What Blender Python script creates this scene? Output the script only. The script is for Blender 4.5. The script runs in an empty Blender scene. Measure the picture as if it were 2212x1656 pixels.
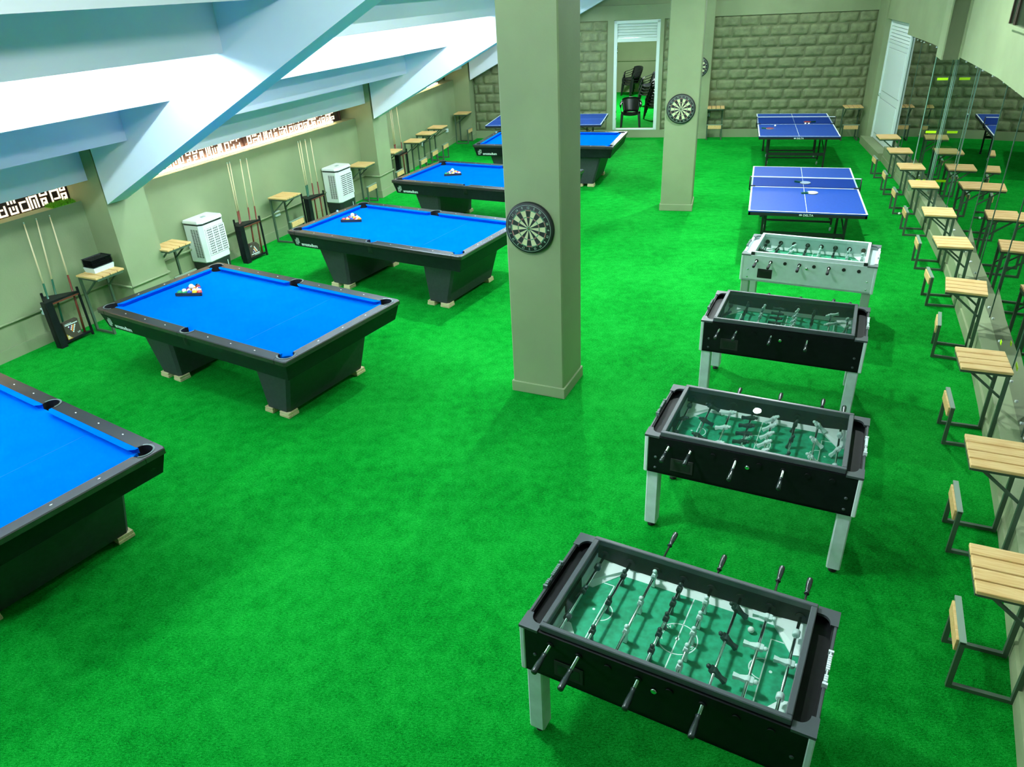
import bpy, bmesh, math, random
from mathutils import Vector, Matrix, noise as mnoise
random.seed(7)
PI = math.pi
R = math.radians
SC = bpy.context.scene
COL = SC.collection

# ---------------------------------------------------------------- camera
cam_d = bpy.data.cameras.new('camera')
cam = bpy.data.objects.new('camera', cam_d)
COL.objects.link(cam)
SC.camera = cam
cam_d.sensor_fit = 'HORIZONTAL'
cam_d.sensor_width = 36.0
cam_d.lens = 36.0 * 1570.5 / 2212.0
cam_d.clip_start = 0.05
cam_d.clip_end = 100
pitch, roll = R(28.80), R(-3.09)
fv = Vector((0, math.cos(pitch), -math.sin(pitch)))
rt = Vector((1, 0, 0))
up = rt.cross(fv)
rt2 = math.cos(roll) * rt + math.sin(roll) * up
up2 = -math.sin(roll) * rt + math.cos(roll) * up
cam.matrix_world = Matrix(((rt2.x, up2.x, -fv.x, 0), (rt2.y, up2.y, -fv.y, 0), (rt2.z, up2.z, -fv.z, 3.68), (0, 0, 0, 1)))

# ---------------------------------------------------------------- world, exposure
SC.view_settings.view_transform = 'Standard'
SC.view_settings.look = 'None'
SC.view_settings.gamma = 1.0
SC.view_settings.exposure = 0.14
SC.view_settings.use_curve_mapping = False
w = bpy.data.worlds.new('world')
SC.world = w
w.use_nodes = True
w.node_tree.nodes['Background'].inputs[0].default_value = (0.10, 0.20, 0.12, 1)
w.node_tree.nodes['Background'].inputs[1].default_value = 0.12

# ---------------------------------------------------------------- lamps of the hall
def lamp(name, loc, power, size=0.4, col=(0.80, 1.0, 0.86), aim=None, kind='AREA', size_y=None):
    d = bpy.data.lights.new(name, kind)
    d.energy = power
    d.color = col
    if kind == 'AREA':
        d.shape = 'RECTANGLE' if size_y else 'DISK'
        d.size = size
        if size_y: d.size_y = size_y
    else:
        d.shadow_soft_size = size
    o = bpy.data.objects.new(name, d)
    COL.objects.link(o)
    o.location = loc
    if aim is not None:
        v = Vector(aim) - Vector(loc)
        o.rotation_euler = v.to_track_quat('-Z', 'Y').to_euler()
    return o
CL = (0.86, 0.975, 0.97)
# row of round flood lamps under the ceiling along the middle of the hall
sp = lamp('hall_lamp', (-1.1, 3.9, 4.40), 380, 0.28, CL, (1.15, 2.9, 0.0), kind='SPOT')
lamp('hall_lamp', (-1.0, 3.8, 4.45), 205, 0.16, CL, kind='POINT')
sp.data.spot_size = R(66); sp.data.spot_blend = 0.9
lamp('hall_lamp', (0.9, 8.9, 4.40), 190, 0.10, CL, (1.3, 8.6, 0))
lamp('hall_lamp', (4.00, 10.15, 4.40), 230, 0.12, CL, (3.2, 9.2, 0))
lamp('hall_lamp', (3.9, 14.2, 4.40), 165, 0.12, CL, (4.2, 13.8, 0))
lamp('hall_lamp', (6.0, 16.8, 4.40), 75, 0.25, CL, (6.0, 16.9, 0))
# lamps fixed to the hidden sides of the sloping beams, washing the stepped ceiling white
LB = (0.80, 0.98, 1.0)
# small floods fixed on the far cheek of each sloping beam, throwing the crisp table shadows
lamp('beam_flood', (-5.86, 3.12, 2.90), 75, 0.05, LB, kind='POINT')
lamp('beam_flood', (-2.95, 8.62, 2.86), 95, 0.05, LB, kind='POINT')
lamp('beam_flood', (-0.48, 14.56, 2.86), 70, 0.05, LB, kind='POINT')
TUBE_STRENGTH = 195.0     # tube lamps are built with the stepped ceiling, tucked behind the fourth step
lamp('store_lamp', (4.2, 24.5, 3.1), 260, 0.5, CL, (4.2, 24.5, 0))

# ---------------------------------------------------------------- materials
def s2l(c):
    return tuple((x / 12.92 if x <= 0.04045 else ((x + 0.055) / 1.055) ** 2.4) for x in c)
def hexc(h):
    return s2l(tuple(int(h[i:i + 2], 16) / 255 for i in (0, 2, 4)))
MATS = {}
def mat(name, col, rough=0.5, metal=0.0, var=0.0, vscale=8.0, bump=0.0, bscale=40.0, spec=0.5, col2=None, emit=None, es=1.0, coat=0.0):
    if name in MATS: return MATS[name]
    m = bpy.data.materials.new(name)
    m.use_nodes = True
    nt = m.node_tree
    b = nt.nodes['Principled BSDF']
    b.inputs['Base Color'].default_value = (*col, 1)
    b.inputs['Roughness'].default_value = rough
    b.inputs['Metallic'].default_value = metal
    b.inputs['Specular IOR Level'].default_value = spec
    if coat:
        b.inputs['Coat Weight'].default_value = coat
        b.inputs['Coat Roughness'].default_value = 0.08
    tc = nt.nodes.new('ShaderNodeTexCoord')
    if var or col2:
        n = nt.nodes.new('ShaderNodeTexNoise')
        n.inputs['Scale'].default_value = vscale
        n.inputs['Detail'].default_value = 5
        nt.links.new(tc.outputs['Object'], n.inputs['Vector'])
        r = nt.nodes.new('ShaderNodeValToRGB')
        c2 = col2 if col2 else tuple(max(0, x * (1 - var)) for x in col)
        c1 = col if col2 else tuple(x * (1 + var * 0.5) for x in col)
        r.color_ramp.elements[0].position = 0.35
        r.color_ramp.elements[1].position = 0.65
        r.color_ramp.elements[0].color = (*c2, 1)
        r.color_ramp.elements[1].color = (*c1, 1)
        nt.links.new(n.outputs['Fac'], r.inputs['Fac'])
        nt.links.new(r.outputs['Color'], b.inputs['Base Color'])
    if bump:
        n2 = nt.nodes.new('ShaderNodeTexNoise')
        n2.inputs['Scale'].default_value = bscale
        n2.inputs['Detail'].default_value = 4
        nt.links.new(tc.outputs['Object'], n2.inputs['Vector'])
        bp = nt.nodes.new('ShaderNodeBump')
        bp.inputs['Strength'].default_value = bump
        bp.inputs['Distance'].default_value = 0.01
        nt.links.new(n2.outputs['Fac'], bp.inputs['Height'])
        nt.links.new(bp.outputs['Normal'], b.inputs['Normal'])
    if emit:
        b.inputs['Emission Color'].default_value = (*emit, 1)
        b.inputs['Emission Strength'].default_value = es
    MATS[name] = m
    return m

def turf_mat():
    m = bpy.data.materials.new('artificial_turf')
    m.use_nodes = True
    nt = m.node_tree
    b = nt.nodes['Principled BSDF']
    b.inputs['Roughness'].default_value = 0.75
    b.inputs['Specular IOR Level'].default_value = 0.03
    tc = nt.nodes.new('ShaderNodeTexCoord')
    def nz(scale, detail, vec=None, rough=0.6):
        n = nt.nodes.new('ShaderNodeTexNoise')
        n.inputs['Scale'].default_value = scale
        n.inputs['Detail'].default_value = detail
        n.inputs['Roughness'].default_value = rough
        nt.links.new(vec if vec else tc.outputs['Object'], n.inputs['Vector'])
        return n
    mp = nt.nodes.new('ShaderNodeMapping')
    mp.inputs['Scale'].default_value = (1.0, 2.4, 1.0)
    mp.inputs['Rotation'].default_value = (0, 0, R(20))
    nt.links.new(tc.outputs['Object'], mp.inputs['Vector'])
    fine = nz(48, 7, mp.outputs['Vector'], 0.9)
    mid = nz(9, 3)
    big = nz(0.9, 2)
    r = nt.nodes.new('ShaderNodeValToRGB')
    e = r.color_ramp.elements
    e[0].position = 0.34; e[0].color = (0.0, 0.085, 0.004, 1)
    e[1].position = 0.70; e[1].color = (0.030, 0.74, 0.085, 1)
    x = r.color_ramp.elements.new(0.50); x.color = (0.0, 0.40, 0.026, 1)
    m1 = nt.nodes.new('ShaderNodeMath'); m1.operation = 'MULTIPLY_ADD'
    m1.inputs[1].default_value = 0.20
    nt.links.new(mid.outputs['Fac'], m1.inputs[0])
    m2 = nt.nodes.new('ShaderNodeMath'); m2.operation = 'MULTIPLY_ADD'
    m2.inputs[1].default_value = 0.20; m2.inputs[2].default_value = -0.20
    nt.links.new(big.outputs['Fac'], m2.inputs[0])
    nt.links.new(m2.outputs[0], m1.inputs[2])
    fib = nz(170, 3, mp.outputs['Vector'], 0.8)
    m4 = nt.nodes.new('ShaderNodeMath'); m4.operation = 'MULTIPLY_ADD'
    m4.inputs[1].default_value = 0.85; m4.inputs[2].default_value = -0.425
    nt.links.new(fib.outputs['Fac'], m4.inputs[0])
    m5 = nt.nodes.new('ShaderNodeMath'); m5.operation = 'ADD'
    nt.links.new(m4.outputs[0], m5.inputs[0]); nt.links.new(fine.outputs['Fac'], m5.inputs[1])
    m3 = nt.nodes.new('ShaderNodeMath'); m3.operation = 'ADD'
    nt.links.new(m5.outputs[0], m3.inputs[0])
    nt.links.new(m1.outputs[0], m3.inputs[1])
    nt.links.new(m3.outputs[0], r.inputs['Fac'])
    nt.links.new(r.outputs['Color'], b.inputs['Base Color'])
    bp = nt.nodes.new('ShaderNodeBump')
    bp.inputs['Strength'].default_value = 0.9
    bp.inputs['Distance'].default_value = 0.02
    nt.links.new(fine.outputs['Fac'], bp.inputs['Height'])
    nt.links.new(bp.outputs['Normal'], b.inputs['Normal'])
    return m

def glass_mat(name, tint, ior, rough=0.0, refl=1.0):
    m = bpy.data.materials.new(name)
    m.use_nodes = True
    nt = m.node_tree
    nt.nodes.clear()
    out = nt.nodes.new('ShaderNodeOutputMaterial')
    tr = nt.nodes.new('ShaderNodeBsdfTransparent')
    tr.inputs[0].default_value = (*tint, 1)
    gl = nt.nodes.new('ShaderNodeBsdfGlossy')
    gl.inputs['Roughness'].default_value = rough
    gl.inputs['Color'].default_value = (refl, refl, refl, 1)
    fr = nt.nodes.new('ShaderNodeFresnel')
    fr.inputs['IOR'].default_value = ior
    mx = nt.nodes.new('ShaderNodeMixShader')
    nt.links.new(fr.outputs[0], mx.inputs[0])
    nt.links.new(tr.outputs[0], mx.inputs[1])
    nt.links.new(gl.outputs[0], mx.inputs[2])
    nt.links.new(mx.outputs[0], out.inputs[0])
    return m

def wood_mat(name, c1, c2, scale=3.0):
    m = bpy.data.materials.new(name)
    m.use_nodes = True
    nt = m.node_tree
    b = nt.nodes['Principled BSDF']
    b.inputs['Roughness'].default_value = 0.55
    tc = nt.nodes.new('ShaderNodeTexCoord')
    mp = nt.nodes.new('ShaderNodeMapping')
    mp.inputs['Scale'].default_value = (2.0, 26.0, 12.0)
    nt.links.new(tc.outputs['Object'], mp.inputs['Vector'])
    n = nt.nodes.new('ShaderNodeTexNoise')
    n.inputs['Scale'].default_value = scale
    n.inputs['Detail'].default_value = 6
    n.inputs['Distortion'].default_value = 0.6
    nt.links.new(mp.outputs['Vector'], n.inputs['Vector'])
    r = nt.nodes.new('ShaderNodeValToRGB')
    r.color_ramp.elements[0].position = 0.35; r.color_ramp.elements[0].color = (*c2, 1)
    r.color_ramp.elements[1].position = 0.62; r.color_ramp.elements[1].color = (*c1, 1)
    nt.links.new(n.outputs['Fac'], r.inputs['Fac'])
    nt.links.new(r.outputs['Color'], b.inputs['Base Color'])
    return m

TURF = turf_mat()
WALL = mat('sage_wall_paint', (0.262, 0.325, 0.172), 0.7, var=0.10, vscale=1.2, bump=0.12, bscale=60)
STONE = mat('painted_rock_face_block', (0.20, 0.24, 0.12), 0.8, var=0.22, vscale=7, bump=0.8, bscale=26)
MORTAR = mat('painted_mortar', (0.15, 0.18, 0.09), 0.9)
CEIL = mat('white_ceiling_paint', (0.80, 0.83, 0.90), 0.8, var=0.04, vscale=0.8)
BEAMP = mat('pale_blue_white_beam_paint', (0.72, 0.84, 0.96), 0.8, var=0.04, vscale=0.8)
DARKROOM = mat('dark_outdoor_surface', (0.02, 0.05, 0.025), 0.9)
BLUE = mat('blue_billiard_cloth', (0.0, 0.118, 0.62), 0.85, var=0.05, vscale=3, bump=0.05, bscale=300, spec=0.0)
LAMIN = mat('black_laminate', (0.007, 0.010, 0.011), 0.42, spec=0.22, var=0.3, vscale=20)
RAIL = mat('brown_black_rail', (0.024, 0.020, 0.022), 0.27, spec=0.9, var=0.2, vscale=12)
PEDM = mat('charcoal_pedestal', (0.034, 0.042, 0.045), 0.55, var=0.15, vscale=30)
POCK = mat('black_pocket', (0.006, 0.006, 0.007), 0.5)
POCKR = mat('grey_pocket_rim', (0.10, 0.13, 0.13), 0.3)
PEARL = mat('pearl_inlay', (0.85, 0.9, 0.88), 0.3)
PINE = wood_mat('pale_pine', (0.80, 0.55, 0.24), (0.68, 0.40, 0.14))
BLOCK = wood_mat('pine_block', (0.80, 0.70, 0.42), (0.65, 0.52, 0.27))
LOGO = mat('white_print', (0.80, 0.90, 0.88), 0.5)
TTB = mat('blue_table_tennis_top', (0.008, 0.058, 0.35), 0.45, var=0.08, vscale=30, spec=0.4)
WHITE = mat('white_paint_line', (0.80, 0.88, 0.86), 0.5)
BLACK = mat('black_metal', (0.012, 0.014, 0.014), 0.45)
NETM = glass_mat('dark_blue_net', (0.45, 0.52, 0.66), 1.05)
CHROME = mat('chrome', (0.75, 0.8, 0.8), 0.16, metal=1.0)
FBLK = mat('black_football_panel', (0.004, 0.005, 0.006), 0.5, spec=0.2, var=0.3, vscale=30)
FGRY = mat('grey_edge_profile', (0.060, 0.072, 0.080), 0.38)
FALU = mat('white_aluminium_profile', (0.72, 0.80, 0.82), 0.45, var=0.05, vscale=15)
FLEG = mat('pale_grey_leg', (0.58, 0.68, 0.68), 0.5, var=0.10, vscale=12)
FWHT = mat('white_football_panel', (0.62, 0.72, 0.72), 0.5, var=0.05, vscale=20)
FGRN = mat('green_pitch', (0.015, 0.42, 0.22), 0.6, col2=(0.006, 0.27, 0.13), vscale=28)
FIGW = mat('white_plastic_figure', (0.72, 0.86, 0.84), 0.35)
FIGD = mat('dark_plastic_figure', (0.02, 0.045, 0.04), 0.4)
RUBB = mat('black_rubber', (0.01, 0.01, 0.01), 0.7)
GLASS = glass_mat('clear_wall_glass', (0.62, 0.80, 0.66), 2.1, 0.0, 0.58)
GEDGE = mat('dull_glass_edge', (0.08, 0.16, 0.11), 0.3)
GEDGEP = mat('pale_glass_edge', (0.30, 0.55, 0.42), 0.3)
FINM = glass_mat('fin_glass', (0.75, 0.92, 0.82), 1.5, 0.0, 0.9)
FGLASS = glass_mat('clear_table_glass', (0.95, 1.0, 0.98), 1.42, 0.0, 0.9)
OLIVE = mat('olive_metal_frame', (0.055, 0.10, 0.06), 0.45)
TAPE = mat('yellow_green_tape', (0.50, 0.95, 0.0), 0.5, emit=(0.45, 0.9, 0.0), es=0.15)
PVCW = mat('white_upvc', (0.72, 0.84, 0.80), 0.35)
COOLW = mat('white_cooler_plastic', (0.88, 0.90, 0.92), 0.35)
COOLD = mat('dark_cooler_plastic', (0.015, 0.02, 0.02), 0.4)
CHAIRM = mat('black_chair_plastic', (0.014, 0.016, 0.018), 0.28, spec=0.7)
SHAFT = mat('maple_cue_shaft', (0.78, 0.66, 0.42), 0.35)
BUTTR = mat('brown_cue_butt', (0.16, 0.035, 0.02), 0.3)
BUTTG = mat('green_cue_butt', (0.01, 0.10, 0.05), 0.3)
BOXM = mat('brown_card_box', (0.055, 0.045, 0.03), 0.6)
GOLD = mat('ochre_print', (0.55, 0.38, 0.03), 0.6)
SCRD = mat('dark_brown_screen', (0.030, 0.013, 0.010), 0.6)
GLOW = mat('glowing_stroke_inlay', (1, 0.85, 0.6), 0.5, emit=(1.0, 0.86, 0.62), es=1.35)
STRIP = mat('ledge_strip_light', (1, 0.8, 0.55), 0.5, emit=(1.0, 0.70, 0.46), es=38.0)
SOCK = mat('white_socket_plastic', (0.70, 0.86, 0.85), 0.4)
FLAGB = mat('blue_flag', (0.10, 0.25, 0.65), 0.7)
FLAGW = mat('white_flag', (0.7, 0.8, 0.9), 0.7)
GRASSY = mat('lime_artificial_grass', (0.16, 0.50, 0.01), 0.8, var=0.5, vscale=60)

# ---------------------------------------------------------------- mesh builder
class MB:
    def __init__(s):
        s.bm = bmesh.new(); s.mi = 0; s.M = Matrix.Identity(4); s.smooth = []
    def _v(s, p): return s.bm.verts.new(s.M @ Vector(p))
    def _f(s, vs, sm=False):
        try: f = s.bm.faces.new(vs)
        except ValueError: return None
        f.material_index = s.mi; f.smooth = sm
        return f
    def hexa(s, b, t):          # two quads, bottom and top, both counterclockwise
        B = [s._v(p) for p in b]; T = [s._v(p) for p in t]
        s._f(B[::-1]); s._f(T)
        n = len(B)
        for i in range(n):
            j = (i + 1) % n
            s._f([B[i], B[j], T[j], T[i]])
    def box(s, x0, x1, y0, y1, z0, z1, bev=0.0):
        if bev <= 0:
            q = [(x0, y0), (x1, y0), (x1, y1), (x0, y1)]
            s.hexa([(*p, z0) for p in q], [(*p, z1) for p in q])
        else:
            b = min(bev, (x1 - x0) / 2.1, (y1 - y0) / 2.1, (z1 - z0) / 2.1)
            def ring(z, o, c):
                a0, a1, c0, c1 = x0 + o, x1 - o, y0 + o, y1 - o
                return [(a0 + c, c0, z), (a1 - c, c0, z), (a1, c0 + c, z), (a1, c1 - c, z), (a1 - c, c1, z), (a0 + c, c1, z), (a0, c1 - c, z), (a0, c0 + c, z)]
            s.loft([ring(z0, b, b * .5), ring(z0 + b, 0, b), ring(z1 - b, 0, b), ring(z1, b, b * .5)])
    def loft(s, rings, cap=True, sm=False, closed=True):
        V = [[s._v(p) for p in r] for r in rings]
        n = len(V[0])
        for a, b in zip(V, V[1:]):
            for i in range(n if closed else n - 1):
                j = (i + 1) % n
                s._f([a[i], a[j], b[j], b[i]], sm)
        if cap:
            s._f(V[0][::-1]); s._f(V[-1])
    def prism(s, poly, z0, z1, taper=None):
        s.hexa([(x, y, z0) for x, y in poly], [(x, y, z1) for x, y in poly])
    def tube(s, p0, p1, r0, r1=None, seg=10, sm=True):
        r1 = r0 if r1 is None else r1
        p0, p1 = Vector(p0), Vector(p1)
        d = (p1 - p0).normalized()
        a = d.orthogonal().normalized(); b = d.cross(a)
        R0 = [p0 + (a * math.cos(t) + b * math.sin(t)) * r0 for t in [2 * PI * i / seg for i in range(seg)]]
        R1 = [p1 + (a * math.cos(t) + b * math.sin(t)) * r1 for t in [2 * PI * i / seg for i in range(seg)]]
        s.loft([R0, R1], sm=sm)
    def bar(s, p0, p1, w, h=None):          # square section bar
        h = w if h is None else h
        p0, p1 = Vector(p0), Vector(p1)
        d = (p1 - p0).normalized()
        u = Vector((0, 0, 1)) if abs(d.z) < 0.9 else Vector((0, 1, 0))
        a = d.cross(u).normalized(); b = a.cross(d).normalized()
        rg = lambda p: [p + a * x * w / 2 + b * y * h / 2 for x, y in ((-1, -1), (1, -1), (1, 1), (-1, 1))]
        s.loft([rg(p0), rg(p1)])
    def lathe(s, prof, c=(0, 0, 0), seg=20, sm=True, axis='z', cap=True):
        rings = []
        for r, z in prof:
            rg = []
            for i in range(seg):
                t = 2 * PI * i / seg
                if axis == 'z': rg.append((c[0] + r * math.cos(t), c[1] + r * math.sin(t), c[2] + z))
                elif axis == 'y': rg.append((c[0] + r * math.cos(t), c[1] + z, c[2] - r * math.sin(t)))
                else: rg.append((c[0] + z, c[1] + r * math.cos(t), c[2] + r * math.sin(t)))
            rings.append(rg)
        s.loft(rings, cap=cap, sm=sm)
    def sphere(s, c, r, seg=14, sx=1, sy=1, sz=1):
        n = max(6, seg // 2)
        s_prof = [(max(1e-4, math.sin(PI * i / n)), -math.cos(PI * i / n)) for i in range(n + 1)]
        rings = []
        for rr, z in s_prof:
            rings.append([(c[0] + r * sx * rr * math.cos(2 * PI * i / seg), c[1] + r * sy * rr * math.sin(2 * PI * i / seg), c[2] + r * sz * z) for i in range(seg)])
        s.loft(rings, sm=True)
    def quad(s, a, b, c, d): s._f([s._v(a), s._v(b), s._v(c), s._v(d)])
    def build(s, name, mats, parent=None, normals=True):
        if normals: bmesh.ops.recalc_face_normals(s.bm, faces=s.bm.faces)
        me = bpy.data.meshes.new(name)
        s.bm.to_mesh(me); s.bm.free()
        for m in (mats if isinstance(mats, (list, tuple)) else [mats]): me.materials.append(m)
        o = bpy.data.objects.new(name, me)
        COL.objects.link(o)
        if parent is not None: o.parent = parent
        return o

def tag(o, label=None, cat=None, group=None, kind=None):
    if label: o['label'] = label
    if cat: o['category'] = cat
    if group: o['group'] = group
    if kind: o['kind'] = kind
    return o
def struct(o, label=None):
    o['kind'] = 'structure'
    if label: o['label'] = label
    return o
def empty(name, loc, rz=0.0, label=None, cat=None, group=None):
    o = bpy.data.objects.new(name, None)
    o.empty_display_size = 0.1
    COL.objects.link(o)
    o.location = loc; o.rotation_euler = (0, 0, rz)
    return tag(o, label, cat, group)
def copy_tree(o, parent=None):
    kids = list(o.children)
    c = o.copy(); COL.objects.link(c)
    if parent is not None: c.parent = parent
    for ch in kids: copy_tree(ch, c)
    return c
def place(proto, used, loc, rz, label, group=None):
    o = copy_tree(proto) if used else proto
    o.location = loc; o.rotation_euler = (0, 0, rz)
    o['label'] = label
    if group: o['group'] = group
    return o
def text_mesh(name, txt, size, mtl, parent, M, extrude=0.0008, spacing=1.0, bold=0.0, align='LEFT'):
    cu = bpy.data.curves.new(name + '_font', 'FONT')
    cu.body = txt; cu.size = size; cu.extrude = extrude; cu.space_character = spacing
    cu.offset = bold; cu.align_x = align; cu.resolution_u = 3
    t = bpy.data.objects.new(name + '_tmp', cu)
    COL.objects.link(t)
    bpy.context.view_layer.update()
    me = bpy.data.meshes.new_from_object(t.evaluated_get(bpy.context.evaluated_depsgraph_get()))
    bpy.data.objects.remove(t)
    me.name = name
    me.transform(M)
    me.materials.clear(); me.materials.append(mtl)
    o = bpy.data.objects.new(name, me)
    COL.objects.link(o)
    if parent is not None: o.parent = parent
    return o

def V2(p): return Vector((p[0], p[1]))
def offset_poly(pts, d):
    """offset polyline to its right side (towards the hall for the left wall) by d"""
    out = []
    n = len(pts)
    segs = [(V2(pts[i]), V2(pts[i + 1])) for i in range(n - 1)]
    nr = [Vector(((b - a).y, -(b - a).x)).normalized() for a, b in segs]
    for i in range(n):
        if i == 0: out.append(segs[0][0] + nr[0] * d)
        elif i == n - 1: out.append(segs[-1][1] + nr[-1] * d)
        else:
            m = (nr[i - 1] + nr[i]); k = 1 + nr[i - 1].dot(nr[i])
            out.append(V2(pts[i]) + m * (d / k))
    return out
def frame(A, B, z=0.0):
    """local x along A->B, local y to the left of it, z up"""
    A, B = V2(A), V2(B)
    d = (B - A).normalized()
    return Matrix(((d.x, -d.y, 0, A.x), (d.y, d.x, 0, A.y), (0, 0, 1, z), (0, 0, 0, 1))), (B - A).length

# ================================================================ SETTING


LW = [(-11.2, -1.4), (-8.1, 3.8), (-5.35, 9.25), (-2.72, 15.0), (-1.19, 20.32), (-0.62, 22.2)]
FWA, FWB = (-0.60, 20.80), (8.77, 18.30)
KB = [(-1.4, -5.0), (0.9, -0.75), (2.10, 1.52), (2.56, 2.33), (2.89, 2.92), (3.48, 3.99), (4.37, 5.75), (5.02, 7.11), (5.89, 9.11), (6.44, 10.6), (7.04, 12.29), (7.48, 13.55), (7.86, 14.82), (8.10, 15.62), (8.57, 17.48), (8.77, 18.3)]

fl = [(-14, -8), (-1.2, -8)] + [tuple(p) for p in offset_poly(KB, 0.1)] + [(9.6, 32), (-14, 32)]
b = MB(); b.hexa([(x, y, -0.05) for x, y in fl], [(x, y, 0.0) for x, y in fl])
struct(b.build('floor', TURF), 'bright green artificial turf')
b = MB(); b.box(-3, 22, -9, 34, -0.12, -0.06)
struct(b.build('floor_outdoor', mat('dimmed_outdoor_turf', (0.0, 0.045, 0.012), 0.9, spec=0.0)), 'ground outside the glass, coloured dark as if unlit')  # turf colour darkened to stand in for the dim light outside
LZ = 1.53   # ledge height of the left wall
def ribbon(b, inner, outer, z0, z1):
    for i in range(len(inner) - 1):
        q = [inner[i], inner[i + 1], outer[i + 1], outer[i]]
        b.hexa([(*p, z0) for p in q][::-1], [(*p, z1) for p in q][::-1])
o_in, o_out = offset_poly(LW, 0), offset_poly(LW, -0.30)
for k in range(len(LW) - 1):
    b = MB(); ribbon(b, o_in[k:k + 2], o_out[k:k + 2], 0, LZ)
    struct(b.build('wall_left', WALL), 'sage green low wall with a lit ledge')
b = MB()
ribbon(b, offset_poly(LW, 0.018), offset_poly(LW, 0.0), 0, 0.14)
struct(b.build('baseboard_left', WALL))
# outer wall behind the screens
b = MB(); ribbon(b, offset_poly(LW, -0.30), offset_poly(LW, -0.36), 0, 2.6)
struct(b.build('wall_left_outer', WALL))

# stepped ceiling (underside of the seating): riser at distance s from the column face
STEPS = [(-0.16, 1.80, 2.31), (0.78, 2.31, 2.75), (1.63, 2.75, 3.21), (2.55, 3.21, 3.66), (3.43, 3.66, 4.12), (4.32, 4.12, 4.80)]
b = MB()
for k, (s_, z0, z1) in enumerate(STEPS):
    o0 = offset_poly(LW, 0.42 + s_); o1 = offset_poly(LW, 0.42 + s_ - 0.10)
    ribbon(b, o0, o1, z0, z1 + 0.12)
    if k + 1 < len(STEPS):
        o2 = offset_poly(LW, 0.42 + STEPS[k + 1][0] - 0.10)
        ribbon(b, o2, o0, z1 + 0.09, z1 + 0.16)
o0 = offset_poly(LW, 0.42 - 0.26); ribbon(b, o0, offset_poly(LW, -0.36), 2.25, 2.33)
struct(b.build('ceiling_stepped', CEIL), 'white stepped underside of the stands')
b = MB(); b.box(-6, 16, -8, 32, 4.78, 4.9)
struct(b.build('ceiling', CEIL))

# fluorescent tubes tucked up behind the fourth step, one run per bay
TUBEM = mat('lit_tube', (0.9, 0.95, 1.0), 0.5, emit=LB, es=TUBE_STRENGTH)
tl = offset_poly(LW, 0.42 + 2.36)
for k in range(4):
    p, q = tl[k], tl[k + 1]
    d = (q - p).normalized()
    p, q = p + d * 0.45, q - d * 0.35
    e_ = tag(empty('tube_lamp', (0, 0, 0)), 'long white tube lamp under the stepped ceiling of bay %s from the front' % ['one', 'two', 'three', 'four'][k], 'lamp')
    b = MB(); b.tube((*p, 3.245), (*q, 3.245), 0.016, seg=8); b.build('tube', TUBEM, e_)
    b = MB(); b.bar((*p, 3.281), (*q, 3.281), 0.05, 0.026); b.build('batten', CEIL, e_)

# columns of the left wall and the sloping beams
def colframe(P, a):   # local x into the hall (radial), local y along the wall away from the camera
    c, s_ = math.cos(a), math.sin(a)
    return Matrix(((c, -s_, 0, P[0]), (s_, c, 0, P[1]), (0, 0, 1, 0), (0, 0, 0, 1)))
COLS = [((-7.72, 3.62), R(-29)), ((-4.94, 9.12), R(-27)), ((-2.45, 14.80), R(-19.5)), ((-0.74, 20.46), R(-16.5))]
for i, (P, a) in enumerate(COLS):
    M = colframe(P, a)
    b = MB(); b.M = M
    b.box(-0.62, 0.04, 0.0, 0.58 if i < 3 else 0.30, 0, 2.30)
    struct(b.build('trim_%d' % (i + 1), WALL), 'sage green wall column under the sloping beam')
    b = MB(); b.M = M
    b.box(-0.45, 0.058, -0.018, 0.598 if i < 3 else 0.31, 0, 0.14)
    struct(b.build('baseboard_column_%d' % (i + 1), WALL))
    b = MB(); b.M = M
    s0, s1 = 0.08, 6.2
    zb = lambda s: 1.53 + 0.492 * (s - 0.1)
    y0, y1 = -0.012, 0.27
    prof = [(s0, zb(s0)), (s1, zb(s1)), (s1, zb(s1) + 1.1), (0.9, zb(0.9) + 1.1), (s0, 2.55)]
    b.loft([[(p[0], y0, p[1]) for p in prof], [(p[0], y1, p[1]) for p in prof]])
    struct(b.build('trim_beam_%d' % (i + 1), BEAMP), 'white sloping beam rising from the left wall')

# free-standing pillars
PIL = []
for i, (P, a, wd, dp) in enumerate([((0.0, 6.55), R(-25.9), 0.575, 0.55), ((2.79, 12.80), R(-17.0), 0.57, 0.57)]):
    M = colframe(P, a); PIL.append(M)
    b = MB(); b.M = M
    b.box(0.015, wd - 0.015, 0.015, dp - 0.015, 0, 4.80, 0.012)
    struct(b.build('trim_pillar_%d' % (i + 1), WALL), ['large square sage green pillar in the middle of the hall', 'second square sage green pillar nearer the far wall'][i])
    b = MB(); b.M = M
    b.box(0, wd, 0, dp, 0, 0.118, 0.006)
    struct(b.build('baseboard_pillar_%d' % (i + 1), WALL))

# far wall
FM, FL_ = frame(FWA, FWB)
D0, D1 = 3.72, 4.84       # door frame outer
b = MB(); b.M = FM
b.box(-1.5, D0, 0.02, 0.28, 0, 4.8); b.box(D1, FL_ + 0.3, 0.02, 0.28, 0, 4.8); b.box(D0, D1, 0.02, 0.28, 2.76, 4.8); b.box(D0, D1, 0.02, 0.28, 0, 0.19)
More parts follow.
